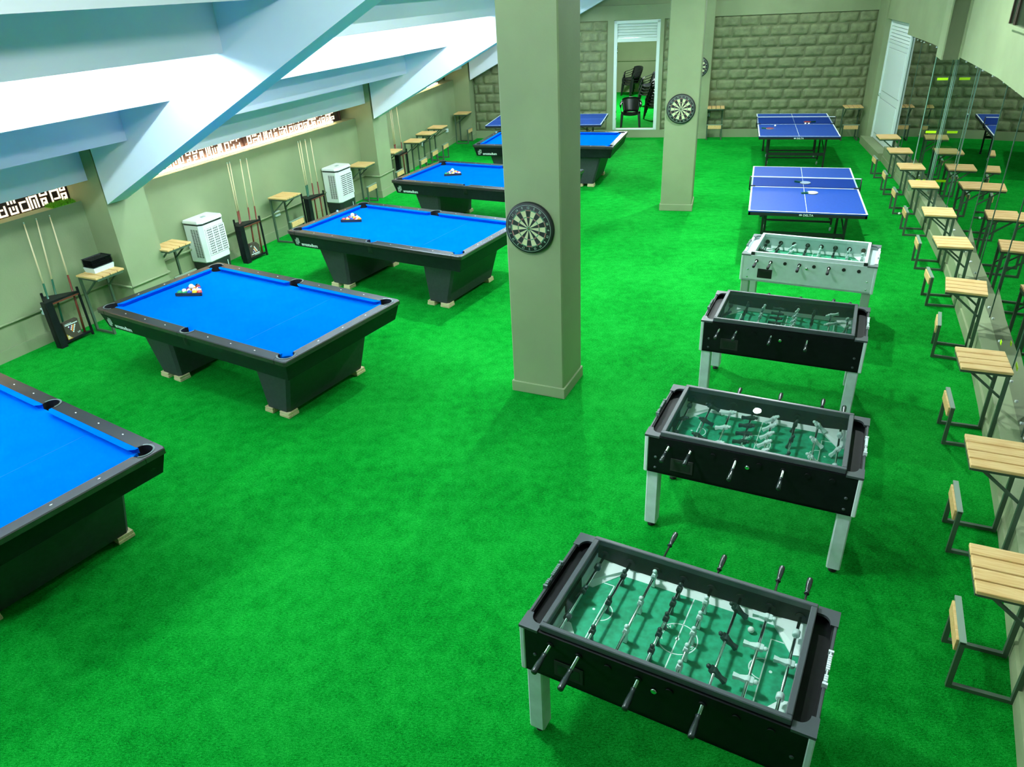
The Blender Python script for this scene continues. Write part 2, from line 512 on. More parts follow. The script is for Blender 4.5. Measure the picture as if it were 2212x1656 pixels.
# plain concrete members framing the rough blocks
b.box(-0.3, FL_ + 0.05, -0.035, 0.03, 2.76, 3.08)
b.box(3.56, D0, -0.035, 0.03, 0.19, 2.76); b.box(D1, 4.93, -0.035, 0.03, 0.19, 2.76)
b.box(-0.3, FL_, -0.045, 0.03, 0, 0.19)
b.box(-0.30, 0.0, -0.03, 0.03, 0.19, 2.76)
b.box(D0, D1, -0.05, 0.03, 0.165, 0.195)
struct(b.build('wall_far', WALL), 'far wall with plain frame members around rough blocks')
b = MB(); b.M = FM
b.box(5.55, 6.10, -0.22, 0.02, 0, 4.8, 0.008); b.box(5.53, 6.115, -0.235, 0.0, 0, 0.15)
struct(b.build('trim_pilaster', WALL), 'sage green pilaster on the far wall')
# rough blocks
def blocks(b, x0, x1, z0, z1, seed, ph=0.0):
    rows = round((z1 - z0) / 0.2335)
    rh = (z1 - z0) / rows
    rnd = random.Random(seed)
    for r_ in range(rows):
        off = ((r_ % 2) * 0.215 + ph + rnd.uniform(-0.04, 0.04)) % 0.435 - 0.435
        x = x0 + off
        while x < x1 - 0.01:
            a, c = max(x, x0), min(x + 0.435, x1)
            if c - a > 0.05:
                nx = max(3, int((c - a) / 0.045)); nz = 6
                g = []
                m_ = 0.006
                for j in range(nz + 1):
                    row = []
                    for i_ in range(nx + 1):
                        u, v = i_ / nx, j / nz
                        px = a + m_ + (c - a - 2 * m_) * u
                        pz = z0 + r_ * rh + m_ + (rh - 2 * m_) * v
                        e = min(1, min(u * (c - a), (1 - u) * (c - a)) / 0.030, min(v, 1 - v) * rh / 0.030)
                        h = 0.050 * e ** 0.55 if e > 0 else 0
                        nzv = mnoise.noise(Vector((px * 9 + seed, r_ * 3.1, pz * 12))) * 0.018 + mnoise.noise(Vector((px * 25, 7.7, pz * 25 + r_))) * 0.007
                        row.append(b._v((px, -(h + (nzv if e > 0.3 else nzv * 0.2)) + 0.012, pz)))
                    g.append(row)
                for j in range(nz):
                    for i_ in range(nx):
                        b._f([g[j][i_], g[j][i_ + 1], g[j + 1][i_ + 1], g[j + 1][i_]], True)
            x += 0.435
b = MB(); b.M = FM
blocks(b, 0.0, 3.56, 0.19, 2.76, 3, 0.1); blocks(b, 4.93, 5.55, 0.19, 2.76, 5); blocks(b, 6.10, FL_, 0.19, 2.76, 9, 0.2)
struct(b.build('wall_far_blocks', STONE, normals=False), 'rough rock-faced block panels of the far wall')
b = MB(); b.M = FM
b.box(0.0, 3.56, 0.0, 0.018, 0.19, 2.76); b.box(4.93, 5.55, 0, 0.018, 0.19, 2.76); b.box(6.10, FL_, 0, 0.018, 0.19, 2.76)
struct(b.build('wall_far_mortar', MORTAR))

# far doorway: white frame with louvres, store room behind
dr = empty('door_1', (0, 0, 0)); dr.matrix_world = FM; struct(dr, 'white framed open doorway with louvred top to the chair store')
def spart(b, name, m, parent):
    o = b.build(name, m, parent); return o
b = MB()
b.box(D0, D0 + 0.08, -0.05, 0.05, 0.19, 2.74, 0.005); b.box(D1 - 0.08, D1, -0.05, 0.05, 0.19, 2.74, 0.005)
b.box(D0, D1, -0.05, 0.05, 2.68, 2.75, 0.005); b.box(D0 + 0.08, D1 - 0.08, -0.045, 0.045, 2.27, 2.36, 0.004); b.box(D0, D1, -0.05, 0.05, 0.19, 0.215)
spart(b, 'door_frame', PVCW, dr)
b = MB()
for k in range(5):
    z = 2.37 + k * 0.062
    b.loft([[(x, -0.035, z), (x, -0.028, z - 0.004), (x, 0.03, z + 0.052), (x, 0.022, z + 0.058)] for x in (D0 + 0.08, D1 - 0.08)])
spart(b, 'louvre', PVCW, dr)
b = MB()
for z in (0.45, 0.62, 2.02, 2.12):
    b.tube((D0 + 0.085, -0.052, z), (D0 + 0.085, -0.052, z + 0.07), 0.009)
spart(b, 'hinge', CHROME, dr)
b = MB(); b.M = FM
b.box(1.9, 6.6, 8.6, 8.7, 0, 4.0); b.box(1.8, 1.9, 0.28, 8.7, 0, 4.0); b.box(6.4, 6.5, 0.28, 8.7, 0, 4.0); b.box(1.8, 6.6, 0.28, 8.7, 3.3, 3.4)
struct(b.build('wall_store', WALL), 'wall of the chair store behind the far doorway')
b = MB(); b.M = FM; b.tube((1.9, 8.58, 1.05), (6.4, 8.58, 1.05), 0.02)
struct(b.build('trim_store_pipe', WALL))
# conduit pipe on the left wall, with its bends round the columns
b = MB()
pp = [(-8.1, 3.8), (-5.35, 9.25)]
def pipe(b, pts, z, r=0.014):
    for p, q in zip(pts, pts[1:]): b.tube((*p, z), (*q, z), r, seg=8)
cl = offset_poly(LW, 0.03)
def cpt(i, x, y): v = colframe(*COLS[i]) @ Vector((x, y, 0)); return (v.x, v.y)
pipe(b, [tuple(cl[1]), cpt(1, -0.40, -0.02), cpt(1, 0.055, -0.02), cpt(1, 0.055, 0.60), cpt(1, -0.38, 0.60), cpt(2, -0.30, -0.02), cpt(2, 0.055, -0.02), cpt(2, 0.055, 0.60), cpt(2, -0.36, 0.60), (-1.31, 19.81)], 0.43)
struct(b.build('trim_conduit', WALL), 'painted conduit pipe running along the left wall')

# ---- right side: kerb wall, glass, upper wall
KG = KB[:14]
b = MB(); ribbon(b, offset_poly(KG, -0.0), offset_poly(KG, 0.17), 0, 0.30)
ko = offset_poly(KG, -0.02); ribbon(b, ko, offset_poly(KG, 0.0), 0, 0.12)
struct(b.build('wall_right', WALL), 'low sage green kerb wall carrying the glass')
KD = KB[13:]
b = MB()
ribbon(b, [V2(p) for p in KB[13:15]], offset_poly(KB[13:15], 0.3), 0, 0.15)
ribbon(b, offset_poly(KB[13:15], 0.03), offset_poly(KB[13:15], 0.3), 2.62, 4.8)
ribbon(b, [V2(p) for p in KB[14:]], offset_poly(KB[14:], 0.3), 0, 4.8)
ribbon(b, offset_poly(KG, 0.03), offset_poly(KG, 0.25), 2.43, 4.8)
M7, _ = frame(KB[13], KB[14])
struct(b.build('wall_right_upper', WALL), 'sage green wall above the glass on the right')
b = MB(); Mb, _ = frame((6.72, 11.35), (7.1, 12.3)); b.M = Mb
b.box(0, 0.55, -0.02 - 0.0, 0.2, 2.40, 4.8)
# the column face turned towards the camera
b.box(0, 0.55, 0.0, 0.22, 2.40, 4.8)
struct(b.build('trim_wall_column', WALL), 'shaded column above the glass wall')
b = MB(); Mw, Lw = frame((4.95, 6.95), (5.80, 8.98)); b.M = Mw
b.mi = 0; b.box(-0.9, Lw, -0.06, -0.020, 3.02, 4.1); b.mi = 1
b.box(-0.9, Lw + 0.06, -0.05, 0.01, 2.98, 3.02)
b.mi = 2
for x in (Lw - 0.04, Lw - 0.28, Lw - 0.34): b.box(x, x + 0.035, -0.03, 0.0, 3.02, 4.1)
struct(b.build('window_1', [mat('dark_window_glass', (0.02, 0.035, 0.02), 0.2), WALL, mat('dark_red_window_frame', (0.05, 0.03, 0.02), 0.5)]), 'dark high window on the right wall')

gk = offset_poly(KG, 0.15)
pan = 0
brk = []
for i in range(1, len(gk) - 1):
    p, q = gk[i], gk[i + 1]
    L = (q - p).length
    n = max(1, round(L / 1.3))
    for k in range(n):
        a = p + (q - p) * (k / n); c = p + (q - p) * ((k + 1) / n)
        pan += 1
        g = struct(empty('window_glass_%d' % pan, (0, 0, 0)), 'frameless glass panel of the right wall')
        Mg, Lg = frame(a, c); g.matrix_world = Mg
        bb = MB(); bb.quad((0.003, 0, 0.30), (Lg - 0.003, 0, 0.30), (Lg - 0.003, 0, 2.45), (0.003, 0, 2.45))
        bb.build('pane', GLASS, g)
        bb = MB(); bb.box(Lg - 0.004, Lg + 0.002, -0.006, 0.006, 0.30, 2.43)
        bb.build('pane_edge', GEDGE, g)
        bb = MB()
        for t in (0.12, 0.5, 0.88):
            for z in (0.36, 2.36):
                bb.lathe([(0.013, 0), (0.013, 0.004), (0.011, 0.012)], (Lg * t, 0, z), 10, axis='y')
        bb.build('glass_bolt', PEARL, g)
        brk.append((a, c))
# the glass door of that wall
b = MB()
A_, B_ = Vector((6.97, 11.6)), Vector((7.44, 12.93))
# yellow-green marker tape
def taped(P, z, L, ang, label):
    o = empty('marker_tape', (P[0], P[1], z), ang)
    bb = MB(); bb.box(-L / 2, L / 2, -0.004, 0.0, -0.018, 0.018)
    me = bb.build('tape_strip', TAPE); me.parent = o
    return tag(o, label, 'tape', 'yellow-green tape marks on the glass wall')
gd = math.atan2(12.29 - 10.6, 7.04 - 6.44)
gp = lambda t: (6.44 + 0.60 * t - 0.13, 10.6 + 1.69 * t + 0.05)
G0 = Vector((7.08, 11.96)); fa = R(-20); fd = Vector((math.cos(fa), math.sin(fa)))
for k, (t0, t1) in enumerate(((-0.30, -0.02), (0.0, 0.27))):
    g = struct(empty('window_fin_%d' % (k + 1), (0, 0, 0)), 'narrow glass fin standing across the glass wall')
    g.matrix_world = Matrix.Translation((G0.x, G0.y, 0)) @ Matrix.Rotation(fa, 4, 'Z')
    bb = MB(); bb.quad((t0, 0, 0.32), (t1, 0, 0.32), (t1, 0, 2.42), (t0, 0, 2.42)); bb.build('pane', FINM, g)
    for q, tt in enumerate((t0, t1)):
        bb = MB(); bb.box(tt - 0.004, tt + 0.004, -0.005, 0.005, 0.32, 2.42); bb.build('pane_edge', GEDGEP, g)
for (t, z, nm) in [(-0.15, 2.06, 'upper left'), (0.12, 2.06, 'upper right'), (-0.15, 1.27, 'middle left'), (0.12, 1.27, 'middle right'), (-0.15, 0.50, 'lower left'), (0.12, 0.50, 'lower right')]:
    x, y = G0 + fd * t + Vector((math.sin(fa), -math.cos(fa))) * 0.012
    taped((x, y), z, 0.15, fa, 'yellow-green tape mark on the glass fins far right, %s of the six' % nm)
taped((4.50, 5.78), 0.42, 0.13, R(64), 'yellow-green tape mark low on the glass by the bottom right desks, nearer one')
taped((4.68, 6.15), 0.46, 0.06, R(64), 'small yellow-green tape mark beside the double-topped looking desk')
# outside of the glass
b = MB(); ribbon(b, offset_poly(KB, 7.5 * -1 * -1), offset_poly(KB, 7.7), 0, 5.0)
struct(b.build('wall_outdoor', DARKROOM))
# right white door
d2 = struct(empty('door_2', (0, 0, 0)), 'white panelled door with louvred top in the right wall')
dk = offset_poly(KB[13:15], 0.11)
Md, Ld = frame(dk[0], dk[1]); d2.matrix_world = frame(dk[1], dk[0])[0]
b = MB()
b.box(0, Ld, 0.0, 0.08, 2.56, 2.62); b.box(0, 0.07, 0, 0.08, 0.15, 2.62, 0.006); b.box(Ld - 0.07, Ld, 0, 0.08, 0.15, 2.62, 0.006); b.box(0.07, Ld - 0.07, 0.01, 0.07, 2.16, 2.22, 0.004)
b.build('door_frame', PVCW, d2)
b = MB()
b.box(0.07, Ld - 0.07, 0.025, 0.06, 0.16, 2.16)
for (z0, z1) in ((0.28, 1.02), (1.18, 2.06)):
    b.box(0.17, Ld - 0.17, 0.012, 0.03, z0, z1, 0.01)
b.build('door_leaf', PVCW, d2)
b = MB()
for k in range(5):
    z = 2.23 + k * 0.065
    b.loft([[(x, 0.012, z), (x, 0.018, z - 0.004), (x, 0.06, z + 0.052), (x, 0.052, z + 0.06)] for x in (0.07, Ld - 0.07)])
b.build('louvre', PVCW, d2)
b = MB(); b.bar((0.14, -0.03, 1.10), (0.14, 0.03, 1.10), 0.02); b.bar((0.13, -0.035, 1.10), (0.30, -0.035, 1.08), 0.018, 0.022)
b.build('door_handle', CHROME, d2)
b = MB(); b.M = Md; b.box(-0.02, Ld + 0.05, 0.02, 0.21, 0.0, 0.158)
struct(b.build('trim_door_step', WALL), 'concrete step below the white door')
# back wall behind the camera
b = MB(); b.box(-14, 4, -7.5, -7.3, 0, 4.9)
struct(b.build('wall_back', WALL))

# ---- backlit fretwork screens over the ledge
def screen(i, t0, t1, label, idx):
    A, B = V2(LW[i]), V2(LW[i + 1])
    P0 = A + (B - A) * t0; P1 = A + (B - A) * t1
    M, L = frame(P0, P1)
    r_ = tag(empty('fretwork_screen', (0, 0, 0)), label, 'screen', 'backlit screens above the left ledge')
    r_.matrix_world = M
    b = MB(); b.box(0, L, 0.20, 0.215, LZ, 2.24); b.build('screen_panel', SCRD, r_)
    b = MB()
    rnd = random.Random(idx)
    x = 0.03; w_ = 0.020
    def st(a0, a1, z0, z1): b.box(a0, a1, 0.194, 0.199, z0, z1)
    while x < L - 0.15:
        z = LZ + 0.015
        row = 0
        while z < 2.15:
            h = rnd.choice((0.09, 0.12, 0.15)); wd = rnd.choice((0.075, 0.10, 0.12))
            k = rnd.randrange(4); dz = rnd.uniform(-0.004, 0.004)
            z0, z1 = z + dz, z + dz + h
            if k == 0: st(x, x + w_, z0, z1); st(x + wd - w_, x + wd, z0, z1); st(x, x + wd, z0, z0 + w_); st(x + wd * .42, x + wd * .42 + w_, z0 + .045, z1)
            elif k == 1: st(x, x + w_, z0, z1); st(x + wd - w_, x + wd, z0, z1); st(x, x + wd, z1 - w_, z1); st(x + wd * .42, x + wd * .42 + w_, z0, z1 - .045)
            elif k == 2: st(x, x + w_, z0, z1); st(x, x + wd, z1 - w_, z1); st(x + wd - w_, x + wd, z0 + .03, z1); st(x + .035, x + wd, z0 + .03, z0 + .03 + w_)
            else: st(x + wd - w_, x + wd, z0, z1); st(x, x + wd, z0, z0 + w_); st(x, x + w_, z0, z1 - .03); st(x, x + wd - .035, z1 - .03 - w_, z1 - .03)
            z += h + 0.024; row += 1
        x += 0.135
    b.build('glow_stroke', GLOW, r_)  # strokes laid on the solid panel; the backlight is put into their glow
    for xa in (-0.03, L):
        b = MB(); b.box(xa, xa + 0.03, 0.17, 0.23, LZ, 2.24); b.build('screen_frame', SCRD, r_)
    return r_
SCR = [(1, -0.05, 1.035, 'backlit fretwork screen above the ledge left of the nearest wall column'),
       (2, 0.09, 0.525, 'backlit fretwork screen directly right of the nearest wall column'),
       (2, 0.535, 0.945, 'backlit fretwork screen above the second air cooler'),
       (3, 0.09, 0.92, 'small backlit fretwork screen furthest along the left wall')]
for k, (i, t0, t1, lb) in enumerate(SCR): screen(i, t0, t1, lb, k + 3)
for k, (i, t0, t1, lb) in enumerate([(1, 0.3, 0.78, 'warm strip light on the ledge under the nearest screen'), (2, 0.10, 0.90, 'long warm strip light on the ledge between the two wall columns'), (3, 0.10, 0.90, 'warm strip light on the ledge at the far end')]):
    A, B = V2(LW[i]), V2(LW[i + 1])
    M, L = frame(A + (B - A) * t0, A + (B - A) * t1)
    e_ = tag(empty('strip_light', (0, 0, 0)), lb, 'light', 'strip lights on the left ledge'); e_.matrix_world = M
    b = MB(); b.box(0, L, 0.13, 0.165, LZ + 0.012, LZ + 0.035, 0.005); b.build('diffuser', STRIP, e_)
    b = MB(); b.box(0, L, 0.125, 0.17, LZ, LZ + 0.012); b.build('base', SOCK, e_)
A, B = V2(LW[1]), V2(LW[2])
M, L = frame(A + (B - A) * 0.95, A + (B - A) * 1.0)
b = MB(); b.M = M
rnd = random.Random(4)
for k in range(1400):
    x, y = rnd.uniform(0, L), rnd.uniform(0.0, 0.17)
    h = rnd.uniform(0.03, 0.055); a = rnd.uniform(0, PI); dx, dy = 0.004 * math.cos(a), 0.004 * math.sin(a)
    lx, ly = rnd.uniform(-.015, .015), rnd.uniform(-.015, .015)
    b._f([b._v((x - dx, y - dy, LZ + 0.006)), b._v((x + dx, y + dy, LZ + 0.006)), b._v((x + lx, y + ly, LZ + h))])
b.box(0, L, 0.0, 0.17, LZ, LZ + 0.008)
tag(b.build('grass_mat', GRASSY, normals=False), 'strip of lime artificial grass on the ledge beside the wall column', 'grass', kind='stuff')

# ================================================================ POOL TABLES
def logo_emblem(b, M):
    b.M = M
    # two interlocked tall hoops
    for dx, z0, z1 in ((0.0, 0.0, 0.075), (0.030, 0.028, 0.103)):
        for o in (0.0, 0.013):
            x0, x1, a0, a1 = dx + o * 0.7, dx + 0.042 - o * 0.7, z0 + o, z1 - o
            t = 0.004
            b.box(x0, x0 + t, -0.001, 0, a0, a1); b.box(x1 - t, x1, -0.001, 0, a0, a1)
            b.box(x0, x1, -0.001, 0, a0, a0 + t); b.box(x0, x1, -0.001, 0, a1 - t, a1)
HP = 0.835
def make_pool():
    root = empty('pool_table', (0, 0, 0), 0, 'pool table', 'pool table', 'blue cloth pool tables')
    L, W = 1.446, 0.8075
    cx, cy = 1.34, 0.69           # wood / cushion joint
    pocks = [(-1.335, -0.685), (1.335, -0.685), (-1.335, 0.685), (1.335, 0.685), (0, -0.722), (0, 0.722)]
    pr = [0.078] * 4 + [0.071] * 2
    # rails with pocket cut-outs: built as an outline strip
    b = MB()
    N = 14
    def inner_outline():
        pts = []
        order = [(0, 1), (4, None)]
        # go counterclockwise starting near left-bottom corner pocket
        def corner(ci, a0, a1):
            c = pocks[ci]; r = 0.080
            return [(c[0] + r * math.cos(a0 + (a1 - a0) * k / N), c[1] + r * math.sin(a0 + (a1 - a0) * k / N)) for k in range(N + 1)]
        pts += corner(0, R(93.6), R(356.4))
        pts += [(pocks[4][0] + 0.073 * math.cos(t), pocks[4][1] + 0.073 * math.sin(t)) for t in [R(154) + R(232) * k / N for k in range(N + 1)]]
        pts += corner(1, R(183.6), R(446.4))
        pts += corner(3, R(-86.4), R(176.4))
        pts += [(pocks[5][0] + 0.073 * math.cos(t), pocks[5][1] + 0.073 * math.sin(t)) for t in [R(-26) + R(232) * k / N for k in range(N + 1)]]
        pts += corner(2, R(3.6), R(266.4))
        return pts
    inn = inner_outline()
    out = []
    for x, y in inn:               # project to the outer rectangle
        k = max(abs(x) / L, abs(y) / W)
        ax = (abs(y) / W) >= (abs(x) / L)
        # nearest side rather than radial, corners collapse
        dx, dy = L - abs(x), W - abs(y)
        sx, sy = (1 if x >= 0 else -1), (1 if y >= 0 else -1)
        if dx < 0.25 and dy < 0.25:
            # corner zone: spread along the corner
            a = math.atan2(abs(y) - (W - 0.25), abs(x) - (L - 0.25))
            c_, s_ = math.cos(a), math.sin(a); kk = 0.25 / max(abs(c_), abs(s_), 1e-6)
            out.append((sx * (L - 0.25 + max(0, c_ * kk)), sy * (W - 0.25 + max(0, s_ * kk))))
        elif dy < dx: out.append((x, sy * W))
        else: out.append((sx * L, y))
    n = len(inn)
    zt, zb = HP, HP - 0.045
    Vi = [b._v((x, y, zt)) for x, y in inn]; Vo = [b._v((x * (1 - .006 / abs(L)), y * (1 - .006 / W), zt)) for x, y in out]
    Vo2 = [b._v((x, y, zt - 0.008)) for x, y in out]; Vo3 = [b._v((x, y, zb)) for x, y in out]
    Vi2 = [b._v((x, y, zb)) for x, y in inn]
    for i in range(n):
        j = (i + 1) % n
        b._f([Vi[i], Vo[i], Vo[j], Vi[j]]); b._f([Vo[i], Vo2[i], Vo2[j], Vo[j]]); b._f([Vo2[i], Vo3[i], Vo3[j], Vo2[j]]); b._f([Vi[i], Vi[j], Vi2[j], Vi2[i]])
        b._f([Vo3[i], Vi2[i], Vi2[j], Vo3[j]])
    b.build('rail', RAIL, root)
    # diamonds
    b = MB()
    for k in (1, 2, 3, 5, 6, 7):
        x = -1.32 + 0.33 * k
        for y in (-0.748, 0.748):
            b.hexa([(x - .011, y, HP), (x, y - .006, HP), (x + .011, y, HP), (x, y + .006, HP)], [(x - .011, y, HP + .001), (x, y - .006, HP + .001), (x + .011, y, HP + .001), (x, y + .006, HP + .001)])
    for k in (-1, 0, 1):
        for x in (-1.385, 1.385):
            y = 0.33 * k
            b.hexa([(x - .006, y, HP), (x, y - .011, HP), (x + .006, y, HP), (x, y + .011, HP)], [(x - .006, y, HP + .001), (x, y - .011, HP + .001), (x + .006, y, HP + .001), (x, y + .011, HP + .001)])
    b.build('diamond_inlay', PEARL, root)
    # bed
    bp = []
    for (ci, a0) in ((0, 90), (1, 180), (3, 270), (2, 360)):
        c = pocks[ci]
        bp += [(c[0] + 0.074 * math.cos(R(a0 - 90 * k / 6)), c[1] + 0.074 * math.sin(R(a0 - 90 * k / 6))) for k in range(7)]
        if ci in (0, 3):
            c = pocks[4 if ci == 0 else 5]; s_ = -1 if ci == 0 else 1
            bp += [(c[0] + -s_ * -0.0705 * math.cos(R(t)), c[1] - s_ * 0.0705 * math.sin(R(t))) for t in ((150, 120, 90, 60, 30) if s_ < 0 else (150, 120, 90, 60, 30))] if False else []
    b = MB(); b.hexa([(x, y, HP - 0.075) for x, y in bp], [(x, y, HP - 0.045) for x, y in bp]); b.build('cloth_bed', BLUE, root)
    b = MB(); b.box(0.655, 0.657, -0.64, 0.64, HP - 0.045, HP - 0.0445); b.build('head_line', mat('dark_blue_line', (0, 0.06, 0.35), 0.8), root)
    # cushions
    def cushion(p, q, inward):
        b = MB()
        p, q, n_ = Vector(p), Vector(q), Vector(inward)
        d = (q - p).normalized(); w_ = 0.050
        z0 = HP - 0.002; zn = HP - 0.004; zl = HP - 0.030
        def sec(pt, cut): 
            a = pt - n_ * 0.006
            e = pt + n_ * w_ + d * cut
            return [(a.x, a.y, z0), (pt.x + n_.x * .02, pt.y + n_.y * .02, z0 + .001), (e.x, e.y, zn), (e.x - n_.x * .003, e.y - n_.y * .003, zn - 0.006), (e.x - n_.x * .036, e.y - n_.y * .036, HP - 0.056), (a.x, a.y, HP - 0.046)]
        b.loft([sec(p, 0.045), sec(q, -0.045)])
        return b.build('cushion', BLUE, root)
    y = 0.69; x = 1.34
    cushion((-1.272, -y), (-0.068, -y), (0, 1)); cushion((0.068, -y), (1.272, -y), (0, 1))
    cushion((1.272, y), (0.068, y), (0, -1)); cushion((-0.068, y), (-1.272, y), (0, -1))
    cushion((x, -0.618), (x, 0.618), (-1, 0)); cushion((-x, 0.618), (-x, -0.618), (1, 0))
    # pockets
    for (px, py), r_ in zip(pocks, pr):
        b = MB()
        b.lathe([(r_, -0.040), (r_ * 0.96, -0.08), (r_ * 0.9, -0.14), (0.001, -0.15)], (px, py, HP - 0.004), 22, cap=False)
        b.mi = 1
        seg = 20; cen = math.atan2(py, px) if abs(px) > 0.1 else (PI / 2 if py > 0 else -PI / 2)
        if abs(px) > 0.1: cen = math.atan2(1 if py > 0 else -1, 1 if px > 0 else -1)
        rg = []
        for k in range(seg + 1):
            a = cen - R(98) + R(196) * k / seg
            rg.append([(px + rr * math.cos(a), py + rr * math.sin(a), HP + zz) for rr, zz in ((r_ - .004, .003), (r_ + .010, .004), (r_ + .010, -.002))])
        b.loft(rg, cap=False, closed=False)
        b.mi = 0; wl = []
        for k in range(seg + 1):
            a = cen - R(125) + R(250) * k / seg
            wl.append([(px + (r_ - .003) * math.cos(a), py + (r_ - .003) * math.sin(a), HP + zz) for zz in (-.05, .002)])
        b.loft(wl, cap=False, closed=False)
        b.build('pocket', [POCK, POCKR], root, normals=False)
    # apron
    b = MB()
    def rect(l, w_, z): return [(-l, -w_, z), (l, -w_, z), (l, w_, z), (-l, w_, z)]
    b.loft([rect(1.372, 0.750, 0.612), rect(1.382, 0.758, 0.617), rect(1.428, 0.790, HP - 0.046)], cap=False)
    b.loft([rect(1.372, 0.750, 0.612), rect(1.30, 0.68, 0.612), rect(1.30, 0.68, HP - 0.09)], cap=False)
    b.box(-1.30, 1.30, -0.68, 0.68, HP - 0.15, HP - 0.09)
    b.build('apron', LAMIN, root)
    # logo on the near apron face
    lean = math.atan2(0.790 - 0.758, HP - 0.046 - 0.617)
    base = Matrix.Translation((-1.345, -0.7640, 0.640)) @ Matrix.Rotation(lean, 4, 'X')
    b = MB(); logo_emblem(b, base); b.build('logo_emblem', LOGO, root)
    base = Matrix.Translation((-1.245, -0.7632, 0.637)) @ Matrix.Rotation(PI / 2 + lean, 4, 'X')
    text_mesh('logo_lettering', 'amzstadium', 0.066, LOGO, root, base, 0.001, 0.95, 0.0012)
    # pedestals
    for sx in (-1, 1):
        b = MB()
        def ring(xi, xo, w_, z):
            x0, x1 = sorted((sx * xi, sx * xo)); c = 0.03
            return [(x0 + c, -w_, z), (x1 - c, -w_, z), (x1, -w_ + c, z), (x1, w_ - c, z), (x1 - c, w_, z), (x0 + c, w_, z), (x0, w_ - c, z), (x0, -w_ + c, z)]
        b.loft([ring(0.69, 1.005, 0.545, 0.055), ring(0.655, 1.17, 0.575, 0.62)])
        b.build('pedestal', PEDM, root)
        for sy in (-1, 1):
            for k, (xa, xb) in enumerate(((0.675, 0.79), (0.885, 1.02))):
                b = MB()
                x0, x1 = sorted((sx * xa, sx * xb))
                y0, y1 = sorted((sy * 0.43, sy * 0.565))
                b.box(x0, x1, y0, y1, 0.0, 0.028, 0.002); b.box(x0 + .004, x1 - .004, y0 + .004, y1 - .002, 0.028, 0.056, 0.002)
                b.build('packing_block', BLOCK, root)
    return root
proto_pool = make_pool()
POOLS = [(-4.198, 4.652, -0.602, 'nearest blue pool table, cut off by the left edge of the photo'),
         (-2.773, 7.238, -0.575, 'second nearest blue pool table with racked balls, beside the first air cooler'),
         (-1.343, 9.833, -0.550, 'blue pool table half behind the middle pillar level with its dartboard'),
         (-0.219, 12.609, -0.498, 'blue pool table with a white-topped ball triangle, partly hidden by the pillar'),
         (1.089, 15.604, -0.338, 'farthest blue pool table, seen on both sides of the middle pillar')]
for i, (x, y, a, lb) in enumerate(POOLS): place(proto_pool, i > 0, (x, y, 0), a, lb)

# ball racks and balls
BC = {'yellow': (0.85, 0.55, 0.02), 'blue': (0.01, 0.06, 0.45), 'red': (0.75, 0.04, 0.03), 'purple': (0.12, 0.02, 0.22), 'orange': (0.9, 0.25, 0.03), 'green': (0.01, 0.28, 0.10), 'maroon': (0.28, 0.02, 0.03), 'black': (0.01, 0.01, 0.01), 'white': (0.85, 0.83, 0.75)}
BM = {k: mat('ball_' + k, v, 0.12, spec=0.6) for k, v in BC.items()}
BR = 0.0286
def ball_mesh(name, colr, stripe):
    b = MB()
    seg, n = 16, 10
    rings = []
    for i in range(n + 1):
        th = PI * i / n
        rings.append([b._v((BR * max(1e-4, math.sin(th)) * math.cos(2 * PI * k / seg), BR * max(1e-4, math.sin(th)) * math.sin(2 * PI * k / seg), -BR * math.cos(th))) for k in range(seg)])
    for i in range(n):
        for k in range(seg):
            b.mi = (1 if (i < 3 or i > 6) else 0) if stripe else 0
            b._f([rings[i][k], rings[i][(k + 1) % seg], rings[i + 1][(k + 1) % seg], rings[i + 1][k]], True)
    bmesh.ops.recalc_face_normals(b.bm, faces=b.bm.faces)
    me = bpy.data.meshes.new(name); b.bm.to_mesh(me); b.bm.free()
    me.materials.append(BM[colr]); me.materials.append(BM['white'])
    return me
KINDS = [(c, False) for c in ('yellow', 'blue', 'red', 'purple', 'orange', 'green', 'maroon', 'black')] + [(c, True) for c in ('yellow', 'blue', 'red', 'purple', 'orange', 'green', 'maroon')]
BMESH = {k: ball_mesh('pool_ball', *k) for k in KINDS + [('white', False)]}
